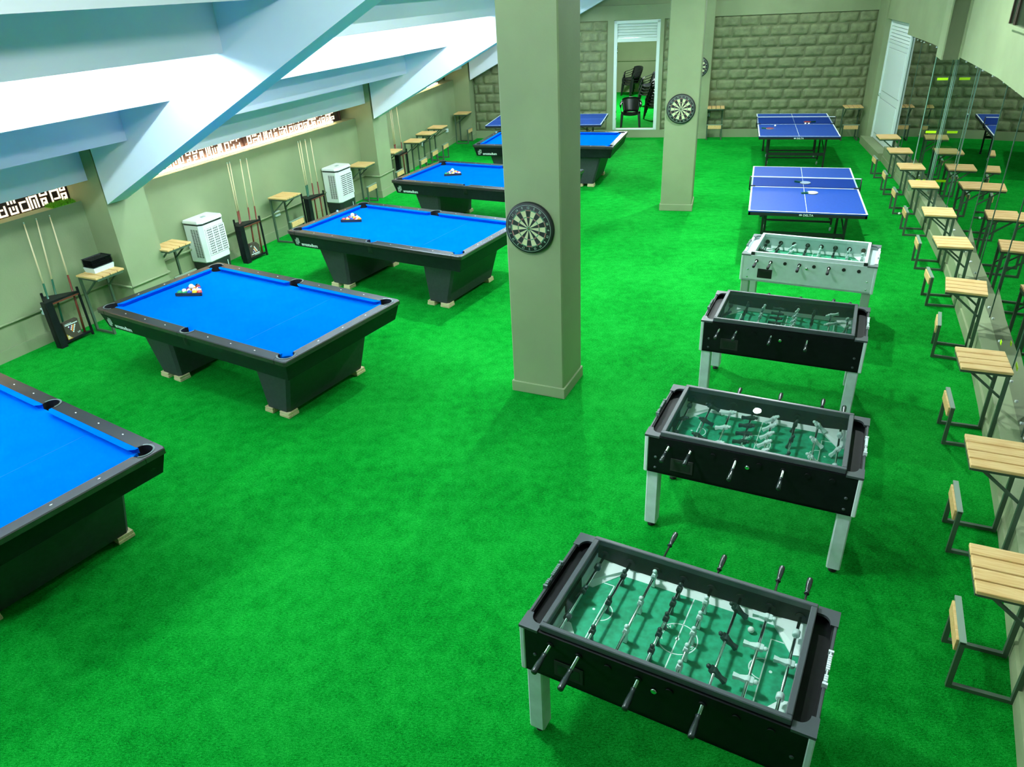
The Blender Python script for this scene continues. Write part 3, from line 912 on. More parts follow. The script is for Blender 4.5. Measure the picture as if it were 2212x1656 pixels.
def rack_on(ti, A, B, desc, order):
    x, y, a, _ = POOLS[ti]
    T = Matrix.Translation((x, y, 0)) @ Matrix.Rotation(a, 4, 'Z')
    A, B = Vector(A), Vector(B)
    d = (B - A).normalized(); n_ = Vector((-d.y, d.x))
    S = (B - A).length
    C = A + d * S / 2 + n_ * S * 0.866
    cen = (A + B + C) / 3
    bed = HP - 0.045
    ang = math.atan2(d.y, d.x)
    rt_ = tag(bpy.data.objects.new('ball_triangle', None), 'black triangle rack of balls on the ' + desc, 'ball rack', 'ball triangles')
    COL.objects.link(rt_)
    rt_.matrix_world = T @ Matrix.Translation((cen.x, cen.y, bed)) @ Matrix.Rotation(ang, 4, 'Z')
    b = MB()
    def tri(s_, z, c=0.018):
        h = s_ * 0.866; P = [Vector((-s_ / 2, -h / 3)), Vector((s_ / 2, -h / 3)), Vector((0, 2 * h / 3))]
        out = []
        for k in range(3):
            p, q, r_ = P[k - 1], P[k], P[(k + 1) % 3]
            u = (p - q).normalized(); v = (r_ - q).normalized()
            out += [q + u * c * 1.6, q + (u + v) * c * 0.35, q + v * c * 1.6]
        return [(p.x, p.y, z) for p in out]
    so, si = S + 0.012, S - 0.022
    O0, O1, I0, I1 = tri(so, 0.0005), tri(so, 0.036), tri(si, 0.0005), tri(si, 0.036)
    b.loft([O0, O1, I1, I0, O0], cap=False)
    b.build('rack_frame', BLACK, rt_)
    # balls
    hs = si * 0.866; r3 = 2 * BR + 0.0006
    k = 0
    y0 = -hs / 3 + BR + 0.002
    for row in range(5):
        nb = 5 - row
        for c in range(nb):
            if k >= len(order): break
            kd = KINDS[order[k]]
            px = (c - (nb - 1) / 2) * r3; py = y0 + row * r3 * 0.866
            o = bpy.data.objects.new('pool_ball', BMESH[kd]); COL.objects.link(o)
            o.matrix_world = rt_.matrix_world @ Matrix.Translation((px, py, BR)) @ Matrix.Rotation(random.uniform(0, 6), 4, 'Z') @ Matrix.Rotation(random.uniform(0, 3), 4, 'X')
            tag(o, '%s %s ball in the triangle on the %s' % ('striped' if kd[1] else 'solid', kd[0], desc), 'pool ball', 'balls racked on the ' + desc)
            k += 1
    o = bpy.data.objects.new('cue_ball', BMESH[('white', False)]); COL.objects.link(o)
    zt = BR + r3 * math.sqrt(2 / 3)
    o.matrix_world = rt_.matrix_world @ Matrix.Translation((0.0, y0 + r3 * 0.866 + r3 * 0.289 , zt))
    tag(o, 'white cue ball on top of the racked balls on the ' + desc, 'pool ball')
bpy.context.view_layer.update()
rack_on(1, (-1.035, -0.125), (-0.755, 0.02), 'second nearest pool table', [5, 13, 1, 0, 2, 14, 8, 10, 12, 3, 4, 9, 11, 6, 7])
rack_on(2, (-1.10, -0.10), (-0.815, 0.035), 'table beside the pillar dartboard', [2, 8, 1, 10, 4, 3, 11, 0, 12, 6, 14, 13, 5, 9, 7])
rack_on(3, (-0.80, -0.14), (-0.535, 0.02), 'fourth pool table', [5, 13, 8, 9, 10, 11, 1, 12, 2, 14, 3, 0, 4, 6, 7])
CHK = mat('blue_chalk', (0.03, 0.25, 0.75), 0.8)
for ti, (u, v), lb in ((2, (-1.425, 0.206), 'small blue chalk cube on the far-left rail of the table beside the pillar dartboard'), (4, (-1.40, 0.55), 'small blue chalk cube on the end rail of the farthest pool table')):
    x, y, a, _ = POOLS[ti]
    e_ = tag(empty('chalk_cube', (x + u * math.cos(a) - v * math.sin(a), y + u * math.sin(a) + v * math.cos(a), HP + 0.0), a), lb, 'chalk')
    b = MB(); b.box(-.011, .011, -.011, .011, 0, 0.017, 0.001); b.build('paper_wrap', SOCK, e_)
    b = MB(); b.box(-.010, .010, -.010, .010, 0.017, 0.023, 0.001); b.build('chalk_face', CHK, e_)

# ================================================================ TABLE TENNIS
def make_tt():
    root = empty('table_tennis_table', (0, 0, 0), 0, 'tt', 'table tennis table', 'table tennis tables')
    HX, HY, Z = 0.7625, 1.37, 0.76
    for s_ in (-1, 1):
        b = MB()
        y0, y1 = sorted((s_ * 0.004, s_ * HY))
        b.mi = 0; b.box(-HX, HX, y0, y1, Z - 0.018, Z)
        b.mi = 1
        t = 0.0006
        b.box(-HX, -HX + 0.022, y0, y1, Z, Z + t); b.box(HX - 0.022, HX, y0, y1, Z, Z + t)
        ye = (y0, y0 + 0.022) if s_ < 0 else (y1 - 0.022, y1)
        b.box(-HX + .022, HX - .022, *ye, Z, Z + t)
        b.box(-0.003, 0.003, y0, y1, Z, Z + t * 0.8)
        if s_ < 0: b.box(-HX + .022, HX - .022, y1 - 0.022, y1, Z, Z + t)
        b.build('tabletop', [TTB, WHITE], root)
        b = MB()
        o0, o1 = y0 + 0.003, y1 - 0.003
        b.box(-HX + .003, HX - .003, o0, o0 + .025, Z - 0.062, Z - 0.018); b.box(-HX + .003, HX - .003, o1 - .025, o1, Z - 0.062, Z - 0.018)
        b.box(-HX + .003, -HX + .028, o0, o1, Z - 0.062, Z - 0.018); b.box(HX - .028, HX - .003, o0, o1, Z - 0.062, Z - 0.018)
        b.build('steel_edge_frame', BLACK, root)
        for sx in (-1, 1):
            b = MB(); b.bar((sx * 0.55, s_ * 1.02, Z - 0.05), (sx * 0.55, s_ * 1.02, 0.03), 0.032); b.tube((sx * .55, s_ * 1.02, 0.0), (sx * .55, s_ * 1.02, 0.035), 0.022)
            b.build('outer_leg', BLACK, root)
            b = MB(); b.bar((sx * 0.50, s_ * 0.45, Z - 0.05), (sx * 0.50, s_ * 0.36, 0.10), 0.03)
            b.build('inner_leg', BLACK, root)
            b = MB(); b.tube((sx * 0.50 - .012, s_ * 0.36, 0.035), (sx * 0.50 + .012, s_ * 0.36, 0.035), 0.035, seg=14); b.mi = 1
            b.bar((sx * .50, s_ * .36, 0.05), (sx * .50, s_ * .36, 0.10), 0.03)
            b.build('caster', [mat('grey_caster', (0.35, 0.45, 0.42), 0.5), CHROME], root)
            b = MB(); b.bar((sx * 0.55, s_ * 0.98, 0.38), (sx * 0.50, s_ * 0.42, 0.62), 0.014); b.build('strut', BLACK, root)
        b = MB(); b.box(-0.55, 0.55, s_ * 1.02 - 0.012, s_ * 1.02 + 0.012, 0.32, 0.375); b.build('cross_bar', BLACK, root)
        b = MB(); b.bar((-0.50, s_ * 0.43, 0.60), (0.50, s_ * 0.43, 0.60), 0.025); b.bar((-0.5, s_ * .37, 0.14), (0.5, s_ * .37, 0.14), 0.025); b.build('inner_cross_bar', BLACK, root)
    # net
    b = MB()
    b.mi = 0; b.quad((-0.775, 0, Z + 0.003), (0.775, 0, Z + 0.003), (0.775, 0, Z + 0.145), (-0.775, 0, Z + 0.145)); b.mi = 1; b.box(-0.775, 0.775, -0.004, 0.004, Z + 0.142, Z + 0.1545)
    b.build('net', [NETM, WHITE], root)
    for sx in (-1, 1):
        b = MB(); b.tube((sx * 0.785, 0, Z - 0.05), (sx * 0.785, 0, Z + 0.155), 0.009); b.bar((sx * 0.785, 0, Z - 0.05), (sx * 0.72, 0, Z - 0.05), 0.02); b.box(min(sx * .70, sx * .78), max(sx * .70, sx * .78), -0.02, 0.02, Z + 0.001, Z + 0.012)
        b.tube((sx * .75, 0, Z - 0.09), (sx * .75, 0, Z - 0.03), 0.010)
        b.build('net_post', BLACK, root)
    M = Matrix.Translation((-0.045, -HY - 0.0012, Z - 0.052)) @ Matrix.Rotation(PI / 2, 4, 'X')
    text_mesh('edge_lettering', 'DELTA', 0.042, LOGO, root, M, 0.0008, 1.05, 0.0006)
    b = MB()
    for k in range(2):
        x = -0.085 + k * 0.016
        b.hexa([(x - .014, -HY - .002, Z - .037), (x, -HY - .002, Z - .050), (x + .014, -HY - .002, Z - .037), (x, -HY - .002, Z - .024)], [(x - .014, -HY, Z - .037), (x, -HY, Z - .050), (x + .014, -HY, Z - .037), (x, -HY, Z - .024)])
    b.build('edge_emblem', LOGO, root)
    return root
proto_tt = make_tt()
TTS = [(6.333, 16.107, -0.294, 'far blue table tennis table with a red bat and loose balls near the block wall'),
       (4.575, 10.971, -0.331, 'blue table tennis table with two pale bats, behind the white football table'),
       (1.21, 18.41, -0.252 + PI / 2, 'blue table tennis table behind the pillar, beside the far doorway')]
for i, (x, y, a, lb) in enumerate(TTS): place(proto_tt, i > 0, (x, y, 0), a, lb)

def make_bat(face, label):
    root = empty('table_tennis_bat', (0, 0, 0), 0, label, 'bat')
    b = MB()
    N = 20
    pts = [(0.077 * math.cos(2 * PI * k / N), 0.077 * math.sin(2 * PI * k / N)) for k in range(N)]
    b.hexa([(x, y, 0.004) for x, y in pts], [(x, y, 0.011) for x, y in pts]); b.build('blade', BLOCK, root)
    b = MB(); b.hexa([(x * .98, y * .98, 0.0) for x, y in pts], [(x * .98, y * .98, 0.004) for x, y in pts]); b.build('rubber', RUBB, root)
    b = MB(); b.hexa([(x * .98, y * .98, 0.011) for x, y in pts], [(x * .98, y * .98, 0.015) for x, y in pts]); b.build('rubber', face, root)
    b = MB(); b.loft([[(-0.065, -.022, z0), (-0.065, .022, z0), (-0.065, .022, z1), (-0.065, -.022, z1)] for z0, z1 in [(0.0, 0.02)]] + [[(-0.165, -.015, 0), (-0.165, .015, 0), (-0.165, .015, .024), (-0.165, -.015, .024)]]); b.build('handle', BUTTG if face is not FIGW else FALU, root)
    return root
REDR = mat('red_bat_rubber', (0.65, 0.06, 0.04), 0.6); MARR = mat('maroon_bat_rubber', (0.22, 0.03, 0.10), 0.6); SILR = mat('silver_bat_cover', (0.62, 0.70, 0.72), 0.2)
def tloc(t, u, v, z):
    x, y, a, _ = TTS[t]
    return (x + u * math.cos(a) - v * math.sin(a), y + u * math.sin(a) + v * math.cos(a), z)
for t, (u, v), rz, m_, lb in ((0, (-0.53, -0.55), -0.10, MARR, 'maroon bat lying near the left edge of the far table tennis table'),
                            (0, (0.26, 0.20), PI + 0.1, REDR, 'red bat lying by the net of the far table tennis table'),
                            (1, (0.03, 0.26), -0.40, SILR, 'silver-white bat beyond the net line of the nearer table tennis table'),
                            (1, (0.11, -0.33), 0.35, SILR, 'silver-white bat on the near half of the nearer table tennis table')):
    o = make_bat(m_, lb); o.location = tloc(t, u, v, 0.7615); o.rotation_euler = (0, 0, TTS[t][2] + rz)
PPB = mat('white_table_tennis_ball', (0.9, 0.9, 0.88), 0.4)
def ppball(loc, lb, group=None):
    b = MB(); b.sphere((0, 0, 0), 0.02, 14); o = b.build('table_tennis_ball', PPB); o.location = loc; tag(o, lb, 'ball', group)
ppball(tloc(0, -0.415, -0.30, 0.7815), 'white ball beside the maroon bat on the far table tennis table')
ppball(tloc(0, 0.20, 0.03 - 0.10, 0.7815), 'left one of the two white balls by the net of the far table tennis table')
ppball(tloc(0, 0.27, 0.03 - 0.10, 0.7815), 'right one of the two white balls by the net of the far table tennis table')
ppball((6.59, 11.8, 0.02), 'white ball on the turf left of the desk row')
ppball((6.85, 12.06, 0.02), 'white ball on the turf under the low bar of a desk')

# ================================================================ FOOTBALL (FOOSBALL) TABLES
RU = [-0.536, -0.382, -0.229, -0.0755, 0.0765, 0.231, 0.382, 0.533]
RZ = 0.775
def figure(b, u, v, ang, z=RZ):
    """small player moulded round a rod that runs along local y"""
    M0 = b.M.copy()
    b.M = M0 @ Matrix.Translation((u, v, z)) @ Matrix.Rotation(ang, 4, 'Y')
    b.lathe([(0.0145, -0.017), (0.016, -0.012), (0.016, 0.012), (0.0145, 0.017)], (0, 0, 0), 12, axis='y')
    b.sphere((0, 0, 0.036), 0.0125, 10)
    b.loft([[(-.010, -.020, .012), (.010, -.020, .012), (.010, .020, .012), (-.010, .020, .012)], [(-.009, -.017, .026), (.009, -.017, .026), (.009, .017, .026), (-.009, .017, .026)], [(-.005, -.007, .030), (.005, -.007, .030), (.005, .007, .030), (-.005, .007, .030)]])
    b.loft([[(-.011, -.016, -.008), (.011, -.016, -.008), (.011, .016, -.008), (-.011, .016, -.008)], [(-.008, -.010, -.040), (.008, -.010, -.040), (.008, .010, -.040), (-.008, .010, -.040)], [(-.010, -.012, -.056), (.010, -.012, -.056), (.010, .012, -.056), (-.010, .012, -.056)], [(-.012, -.013, -.069), (.012, -.013, -.069), (.012, .013, -.069), (-.012, .013, -.069)]])
    b.M = M0
def make_foos(style, rods, label):
    """rods: list of (dark?, front handle?, [figure v...], angle, shift)"""
    root = empty('football_table', (0, 0, 0), 0, label, 'football table')
    L, W, HT, HB = 0.704, 0.3825, 0.835, 0.530
    panel = FBLK if style == 'black' else FWHT
    edge = FGRY if style == 'black' else FALU
    # cabinet: four side panels and bottom
    iu, iv = 0.585, 0.345
    b = MB()
    b.box(-L, L, -W, -iv, HB, HT); b.box(-L, L, iv, W, HB, HT)
    b.box(-0.60, -iu, -iv, iv, HB, HT); b.box(iu, 0.60, -iv, iv, HB, HT)
    b.box(-L, -L + 0.02, -iv, iv, HB, HT); b.box(L - 0.02, L, -iv, iv, HB, HT)
    b.box(-L, L, -W, W, HB, HB + 0.02); b.box(-L + 0.02, -0.60, -iv, iv, HT - 0.05, HT - 0.035); b.box(0.60, L - 0.02, -iv, iv, HT - 0.05, HT - 0.035)
    b.build('cabinet', panel, root)
    # raised top frame round the glass
    b = MB()
    b.box(-0.603, 0.603, -0.369, -0.342, HT, HT + 0.040, 0.004); b.box(-0.603, 0.603, 0.342, 0.369, HT, HT + 0.040, 0.004)
    b.box(-0.603, -0.572, -0.342, 0.342, HT, HT + 0.040, 0.004); b.box(0.572, 0.603, -0.342, 0.342, HT, HT + 0.040, 0.004)
    b.build('top_frame', edge, root)
    if style == 'white':
        for sx in (-1, 1):
            for sy in (-1, 1):
                b = MB(); b.box(sx * .588 - .02, sx * .588 + .02, sy * .372 - .004, sy * .372 + .004, HT + .002, HT + .038)
                b.build('frame_clip', BLACK, root)
    b = MB(); b.quad((-0.574, -0.344, HT + 0.036), (0.574, -0.344, HT + 0.036), (0.574, 0.344, HT + 0.036), (-0.574, 0.344, HT + 0.036)); b.build('glass_cover', FGLASS, root)
    # end trim and corner caps
    for sx in (-1, 1):
        b = MB()
        x0, x1 = sorted((sx * (L - 0.012), sx * (L + 0.003))); b.box(x0, x1, -W + .02, W - .02, HT - 0.004, HT + 0.006, 0.003)
        b.build('end_trim', FGRY if style == 'black' else FALU, root)
        for sy in (-1, 1):
            b = MB()
            N = 8; r_ = 0.062
            pts = [(sx * (L + .006), sy * (W + .006)), (sx * (L + .006), sy * (W - 0.10))]
            pts += [(sx * (L - 0.030), sy * (W - 0.10))]
            pts += [(sx * (L - 0.030 - 0.045 * (1 - math.cos(PI / 2 * k / N))), sy * (W - 0.10 + 0.055 * math.sin(PI / 2 * k / N))) for k in range(1, N + 1)]
            pts += [(sx * (L - 0.098), sy * (W - 0.045)), (sx * (L - 0.098), sy * (W + .006))]
            if sx * sy < 0: pts = pts[::-1]
            b.hexa([(x, y, HT - 0.006) for x, y in pts], [(x, y, HT + 0.010) for x, y in pts])
            b.build('corner_cap', FGRY if style == 'black' else mat('dark_grey_cap', (0.12, 0.15, 0.15), 0.5) , root)
            b = MB(); b.box(min(sx * (L - .024), sx * (L + .005)), max(sx * (L - .024), sx * (L + .005)), min(sy * (W - .02), sy * (W + .005)), max(sy * (W - .02), sy * (W + .005)), HB - 0.002, HT - 0.006, 0.006)
            b.build('corner_profile', FALU, root)
    # score counters on the ends
    for sx in (-1, 1):
        b = MB()
        b.tube((sx * (L - .004), -0.10, HT + 0.022), (sx * (L - .004), 0.10, HT + 0.022), 0.004)
        for y in (-0.10, 0.10): b.box(sx * (L - .004) - .012, sx * (L - .004) + .012, y - .006, y + .006, HT, HT + 0.028)
        for k in range(10):
            y = -0.088 + k * 0.0135 + (0.03 if k > 2 else 0)
            b.box(sx * (L - .004) - .009, sx * (L - .004) + .009, y, y + 0.0115, HT + 0.013, HT + 0.031, 0.002)
        b.build('score_counter', FALU if sx > 0 else (mat('dull_counter', (0.12, 0.18, 0.17), 0.4)), root)
    # pitch
    zf = 0.700
    b = MB()
    b.mi = 0; b.box(-iu, iu, -iv, iv, zf - 0.02, zf)
    b.mi = 1; t = 0.0008; lw = 0.006
    ln = lambda x0, x1, y0, y1: b.box(x0, x1, y0, y1, zf, zf + t)
    ln(-0.003, 0.003, -0.31, 0.31)
    for sx in (-1, 1):
        xa = sx * 0.425; ln(xa - lw / 2, xa + lw / 2, -0.205, 0.205)
        for y in (-0.205, 0.205): ln(min(xa, sx * .52), max(xa, sx * .52), y - lw / 2, y + lw / 2)
        xb = sx * 0.51
        b.lathe([(0.008, 0), (0.008, t)], (sx * 0.462, 0, zf), 12, sm=False)
        N = 16
        for k in range(N):
            a0, a1 = [R(-90) + R(180) * q / N for q in (k, k + 1)]
            f = lambda a, r_: (sx * (0.425 - r_ * math.cos(a)), r_ * 1.0 * math.sin(a), zf + t)
            b._f([b._v(f(a0, .062)), b._v(f(a1, .062)), b._v(f(a1, .068)), b._v(f(a0, .068))])
    N = 40
    for k in range(N):
        a0, a1 = [2 * PI * q / N for q in (k, k + 1)]
        f = lambda a, r_: (r_ * math.cos(a), r_ * math.sin(a), zf + t)
        b._f([b._v(f(a0, .098)), b._v(f(a1, .098)), b._v(f(a1, .104)), b._v(f(a0, .104))])
    b.lathe([(0.011, 0), (0.011, t)], (0, 0, zf), 14, sm=False)
    b.build('pitch', [FGRN, WHITE], root)
    for word, start, step in (('LANGENT', R(118), R(14)), ('KOMY', R(-38), R(14))):
        for q, ch in enumerate(word):
            a = start + (q * step if word == 'LANGENT' else q * step)
            M = Matrix.Rotation(a, 4, 'Z') @ Matrix.Translation((0.093, 0, zf + t)) @ Matrix.Rotation(PI / 2, 4, 'Z') @ Matrix.Translation((-0.006, 0, 0))
            if style == 'black': text_mesh('pitch_lettering', ch, 0.024, WHITE, root, M, 0.0004, 1, 0.0003)
    # white sloped borders and corner ramps
    b = MB()
    for sy in (-1, 1):
        b.hexa([(-iu, sy * iv, zf), (iu, sy * iv, zf), (iu, sy * (iv - .042), zf), (-iu, sy * (iv - .042), zf)], [(-iu, sy * iv, zf + .022), (iu, sy * iv, zf + .022), (iu, sy * (iv - .038), zf + .002), (-iu, sy * (iv - .038), zf + .002)])
        for sx in (-1, 1):
            b.hexa([(sx * iu, sy * iv, zf), (sx * (iu - .20), sy * iv, zf), (sx * (iu - .17), sy * (iv - .04), zf), (sx * (iu - .055), sy * (iv - .20), zf), (sx * iu, sy * (iv - .20), zf)],
                   [(sx * iu, sy * iv, zf + .040), (sx * (iu - .20), sy * iv, zf + .023), (sx * (iu - .17), sy * (iv - .04), zf + .003), (sx * (iu - .055), sy * (iv - .20), zf + .003), (sx * iu, sy * (iv - .20), zf + .020)])
    b.build('border_ramp', WHITE, root)
    b = MB()
    for sx in (-1, 1):
        b.box(min(sx * iu, sx * (iu - .004)), max(sx * iu, sx * (iu - .004)), -iv, -0.11, zf, zf + .07); b.box(min(sx * iu, sx * (iu - .004)), max(sx * iu, sx * (iu - .004)), 0.11, iv, zf, zf + .07)
    b.build('end_lining', FALU, root)
    b = MB()
    for sx in (-1, 1): b.box(min(sx * (iu - .006), sx * (iu - .001)), max(sx * (iu - .006), sx * (iu - .001)), -0.105, 0.105, zf, zf + .085)
    b.build('goal', POCK, root)
    # rods
    for q, (dark, front, vs, ang, sh) in enumerate(rods):
        u = RU[q]
        b = MB()
        y0, y1 = (-0.475, 0.385) if front else (-0.385, 0.50)
        b.tube((u, y0 + sh, RZ), (u, y1 + sh, RZ), 0.008, seg=10)
        rod = b.build('rod', CHROME, root)
        b = MB()
        hy = -1 if front else 1
        yb = (y0 if front else y1) + sh
        prof = [(0.012, 0.0), (0.015, 0.004), (0.011, 0.012), (0.0125, 0.03), (0.0165, 0.075), (0.0165, 0.115), (0.014, 0.122), (0.004, 0.124)]
        b.lathe([(r_, z * hy) for r_, z in prof], (u, yb, RZ), 10, axis='y')
        b.build('handle', RUBB if style == 'white' else mat('dark_glossy_grip', (0.02, 0.03, 0.03), 0.22, spec=0.7), rod)
        b = MB()
        for v in vs: pass
        for v in vs:
            b = MB(); figure(b, u, v, ang); b.build('player', FIGD if dark else FIGW, rod)
        if len(vs) == 1:
            for v in (vs[0] - 0.205, vs[0] + 0.205):
                b = MB(); b.lathe([(0.014, -0.018), (0.019, -0.016), (0.019, 0.012), (0.014, 0.018)], (u, v, RZ), 14, axis='y'); b.build('bumper', FIGD if dark else FIGW, rod)
        for y, rb in ((-W - 0.003, .019), (W + 0.003, .019), (-iv + .003, .026), (iv - .003, .026)):
            b = MB(); b.lathe([(rb, -0.005), (rb, 0.005)], (u, y, RZ), 14, axis='y')
            b.build('rod_bearing', RUBB if style == 'white' else FBLK, rod)
    # fittings of the front panel
    b = MB()
    b.box(-0.515, -0.355, -W - 0.006, -W, 0.578, 0.686, 0.003); b.build('ball_return', RUBB, root)
    b = MB(); b.box(-0.495, -0.375, -W - 0.0075, -W - 0.006, 0.60, 0.665); b.build('ball_return_opening', POCK, root)
    b = MB(); b.lathe([(0.016, 0), (0.016, -0.008), (0.011, -0.012), (0.002, -0.013)], (0.004, -W, 0.742), 16, axis='y'); b.build('push_button', CHROME, root)
    for x, z in ((-0.625, 0.665), (-0.625, 0.575), (0.632, 0.665), (0.632, 0.575)):
        b = MB(); b.lathe([(0.011, 0), (0.010, -0.004), (0.003, -0.006)], (x, -W, z), 12, axis='y')
        b.build('panel_bolt', CHROME if style == 'white' else FGRY, root)
    # legs
    for sx in (-1, 1):
        for sy in (-1, 1):
            lg = MB()
            x0, x1 = sorted((sx * 0.600, sx * 0.690)); y0, y1 = sorted((sy * 0.27, sy * 0.365))
            lg.box(x0, x1, y0, y1, 0.04, HB, 0.008)
            lo = lg.build('leg', FLEG if style == 'black' else mat('dull_green_leg', (0.34, 0.44, 0.36), 0.5), root)
            f = MB(); f.lathe([(0.028, 0), (0.028, 0.012), (0.012, 0.02), (0.012, 0.045)], ((x0 + x1) / 2, (y0 + y1) / 2, 0), 14); f.build('foot', RUBB, lo)
    return root
def rodset(ang, sh, v3=(-0.21, 0.01, 0.23), v5=(-0.23, -0.115, 0.0, 0.115, 0.23)):
    out = []
    spec = [(True, True, 1), (True, True, 3), (False, False, 3), (True, True, 5), (False, False, 5), (True, True, 3), (False, False, 3), (False, False, 1)]
    for q, (dk, fr, n) in enumerate(spec):
        vs = {1: (0.0,), 3: v3, 5: v5}[n]
        out.append([dk, fr, [v + sh[q] for v in vs], ang[q], sh[q]])
    return out
r1 = rodset([0.5, 0.15, 0.05, 0.1, 0.05, -0.9, 1.5, 1.55], [0.03, 0.0, 0.07, 0.035, 0.0, 0.03, 0.05, 0.02])
r1[2][2] = [-0.134, 0.08, 0.30]; r1[6][2] = [-0.158, 0.056, 0.268]
r2 = rodset([1.2, -1.2, 1.3, 1.4, 0.9, 0.3, -0.9, 0.6], [0.02, 0.04, 0.0, -0.02, 0.03, 0.0, 0.05, 0.0])
r3 = rodset([1.0, 0.1, 0.3, 1.6, 0.4, 0.1, -1.9, 0.4], [0.0, 0.02, 0.0, 0.03, 0.0, 0.0, 0.03, 0.0])
r4 = rodset([-1.3, 0.6, 0.8, 0.2, 0.0, 0.1, 0.2, 0.0], [0.0, 0.0, 0.02, 0.0, 0.0, 0.02, 0.0, 0.0])
for rs, (x, y, a), st, lb in ((r1, (0.776, 2.615, -0.524), 'black', 'nearest black football table, with a white ball on its pitch'),
                              (r2, (1.729, 4.335, -0.476), 'black', 'middle one of the three black football tables, with a lamp glint on its glass'),
                              (r3, (2.604, 6.224, -0.458), 'black', 'farthest black football table, directly in front of the white one'),
                              (r4, (3.519, 7.962, -0.487), 'white', 'white football table in front of the table tennis tables')):
    o = make_foos(st, rs, lb); o.location = (x, y, 0); o.rotation_euler = (0, 0, a); o['group'] = 'football tables'
x, y, a = 0.776, 2.615, -0.524
b = MB(); b.sphere((0, 0, 0), 0.017, 14); o = b.build('football_ball', PPB)
u, v = 0.322, 0.205
o.location = (x + u * math.cos(a) - v * math.sin(a), y + u * math.sin(a) + v * math.cos(a), 0.7178)
tag(o, 'small white ball on the pitch of the nearest football table', 'ball')

# ================================================================ DARTBOARDS
def make_dart():
    root = empty('dartboard', (0, 0, 0), 0, 'd', 'dartboard', 'dartboards on the pillars')
    r0 = 0.2255
    b = MB(); b.lathe([(r0 + .010, 0.0), (r0 + .012, -0.006), (r0 + .006, -0.030), (r0, -0.036), (0.01, -0.036)], (0, 0, 0), 48, axis='y'); b.build('board_body', mat('board_black', (0.012, 0.016, 0.016), 0.55), root)
    mats_ = [mat('board_black', (0, 0, 0)), mat('board_cream', (0.62, 0.62, 0.36), 0.8), mat('board_red', (0.38, 0.03, 0.03), 0.8), mat('board_green', (0.01, 0.20, 0.07), 0.8)]
    b = MB()
    rings = [(0.0159, 0.099), (0.099, 0.107), (0.107, 0.162), (0.162, 0.170)]
    for sct in range(20):
        # sector 0 centred on top = black (12)
        for k, (ra, rb) in enumerate(rings):
            dark = sct % 2 == 0
            b.mi = (2 if dark else 3) if k in (1, 3) else (0 if dark else 1)
            for q in range(2):
                a0 = R(81 + 18 * sct + 9 * q); a1 = a0 + R(9)
                f = lambda a_, r_: (r_ * math.cos(a_), -0.0372, r_ * math.sin(a_))
                b._f([b._v(f(a0, ra)), b._v(f(a1, ra)), b._v(f(a1, rb)), b._v(f(a0, rb))])
    b.mi = 3; b.lathe([(0.0159, -0.0372), (0.0158, -0.0376), (0.0065, -0.0376)], (0, 0, 0), 20, axis='y', cap=False)
    b.mi = 2; b.lathe([(0.0065, -0.0376), (0.0064, -0.0378), (0.0001, -0.0378)], (0, 0, 0), 14, axis='y', cap=False)
    b.build('scoring_face', mats_, root, normals=False)
    b = MB()
    for rr in (0.0159, 0.099, 0.107, 0.162, 0.170, 0.212):
        n = 48; t = 0.0008 if rr < 0.2 else 0.0016
        V = [[(c_r * math.cos(2 * PI * k / n), yy, c_r * math.sin(2 * PI * k / n)) for c_r, yy in ((rr - t, -.0375), (rr - t, -.039), (rr + t, -.039), (rr + t, -.0375))] for k in range(n)]
        b.loft(V + [V[0]], cap=False)
    for sct in range(20):
        a0 = R(81 + 18 * sct); c, s_ = math.cos(a0), math.sin(a0)
        b.bar((0.0159 * c, -0.038, 0.0159 * s_), (0.180 * c, -0.038, 0.180 * s_), 0.0012, 0.0012)
    b.build('wire_spider', mat('wire', (0.55, 0.65, 0.58), 0.35, metal=0.6), root)
    nums = [12, 5, 20, 1, 18, 4, 13, 6, 10, 15, 2, 17, 3, 19, 7, 16, 8, 11, 14, 9]
    for k, nv in enumerate(nums):
        a_ = -R(18) * k
        M = Matrix.Rotation(PI / 2, 4, 'X') @ Matrix.Rotation(a_, 4, 'Z') @ Matrix.Translation((0, 0.180, 0.0375))
        text_mesh('number', str(nv), 0.030, mat('wire', (0, 0, 0)), root, M, 0.0008, 0.9, 0.0004, 'CENTER')
    return root
proto_d = make_dart()
m1 = PIL[0] @ Matrix.Translation((0.262, 0.014, 1.735)); m2 = PIL[1] @ Matrix.Translation((0.275, 0.014, 1.715))
m3 = FM @ Matrix.Translation((5.80, -0.221, 1.68))
for k, (m_, lb) in enumerate(((m1, 'large dartboard on the front of the middle pillar'), (m2, 'dartboard on the second pillar near the far doorway'), (m3, 'dartboard on the far pilaster, mostly hidden behind the second pillar'))):
    o = copy_tree(proto_d) if k else proto_d
    o.matrix_world = m_; o['label'] = lb

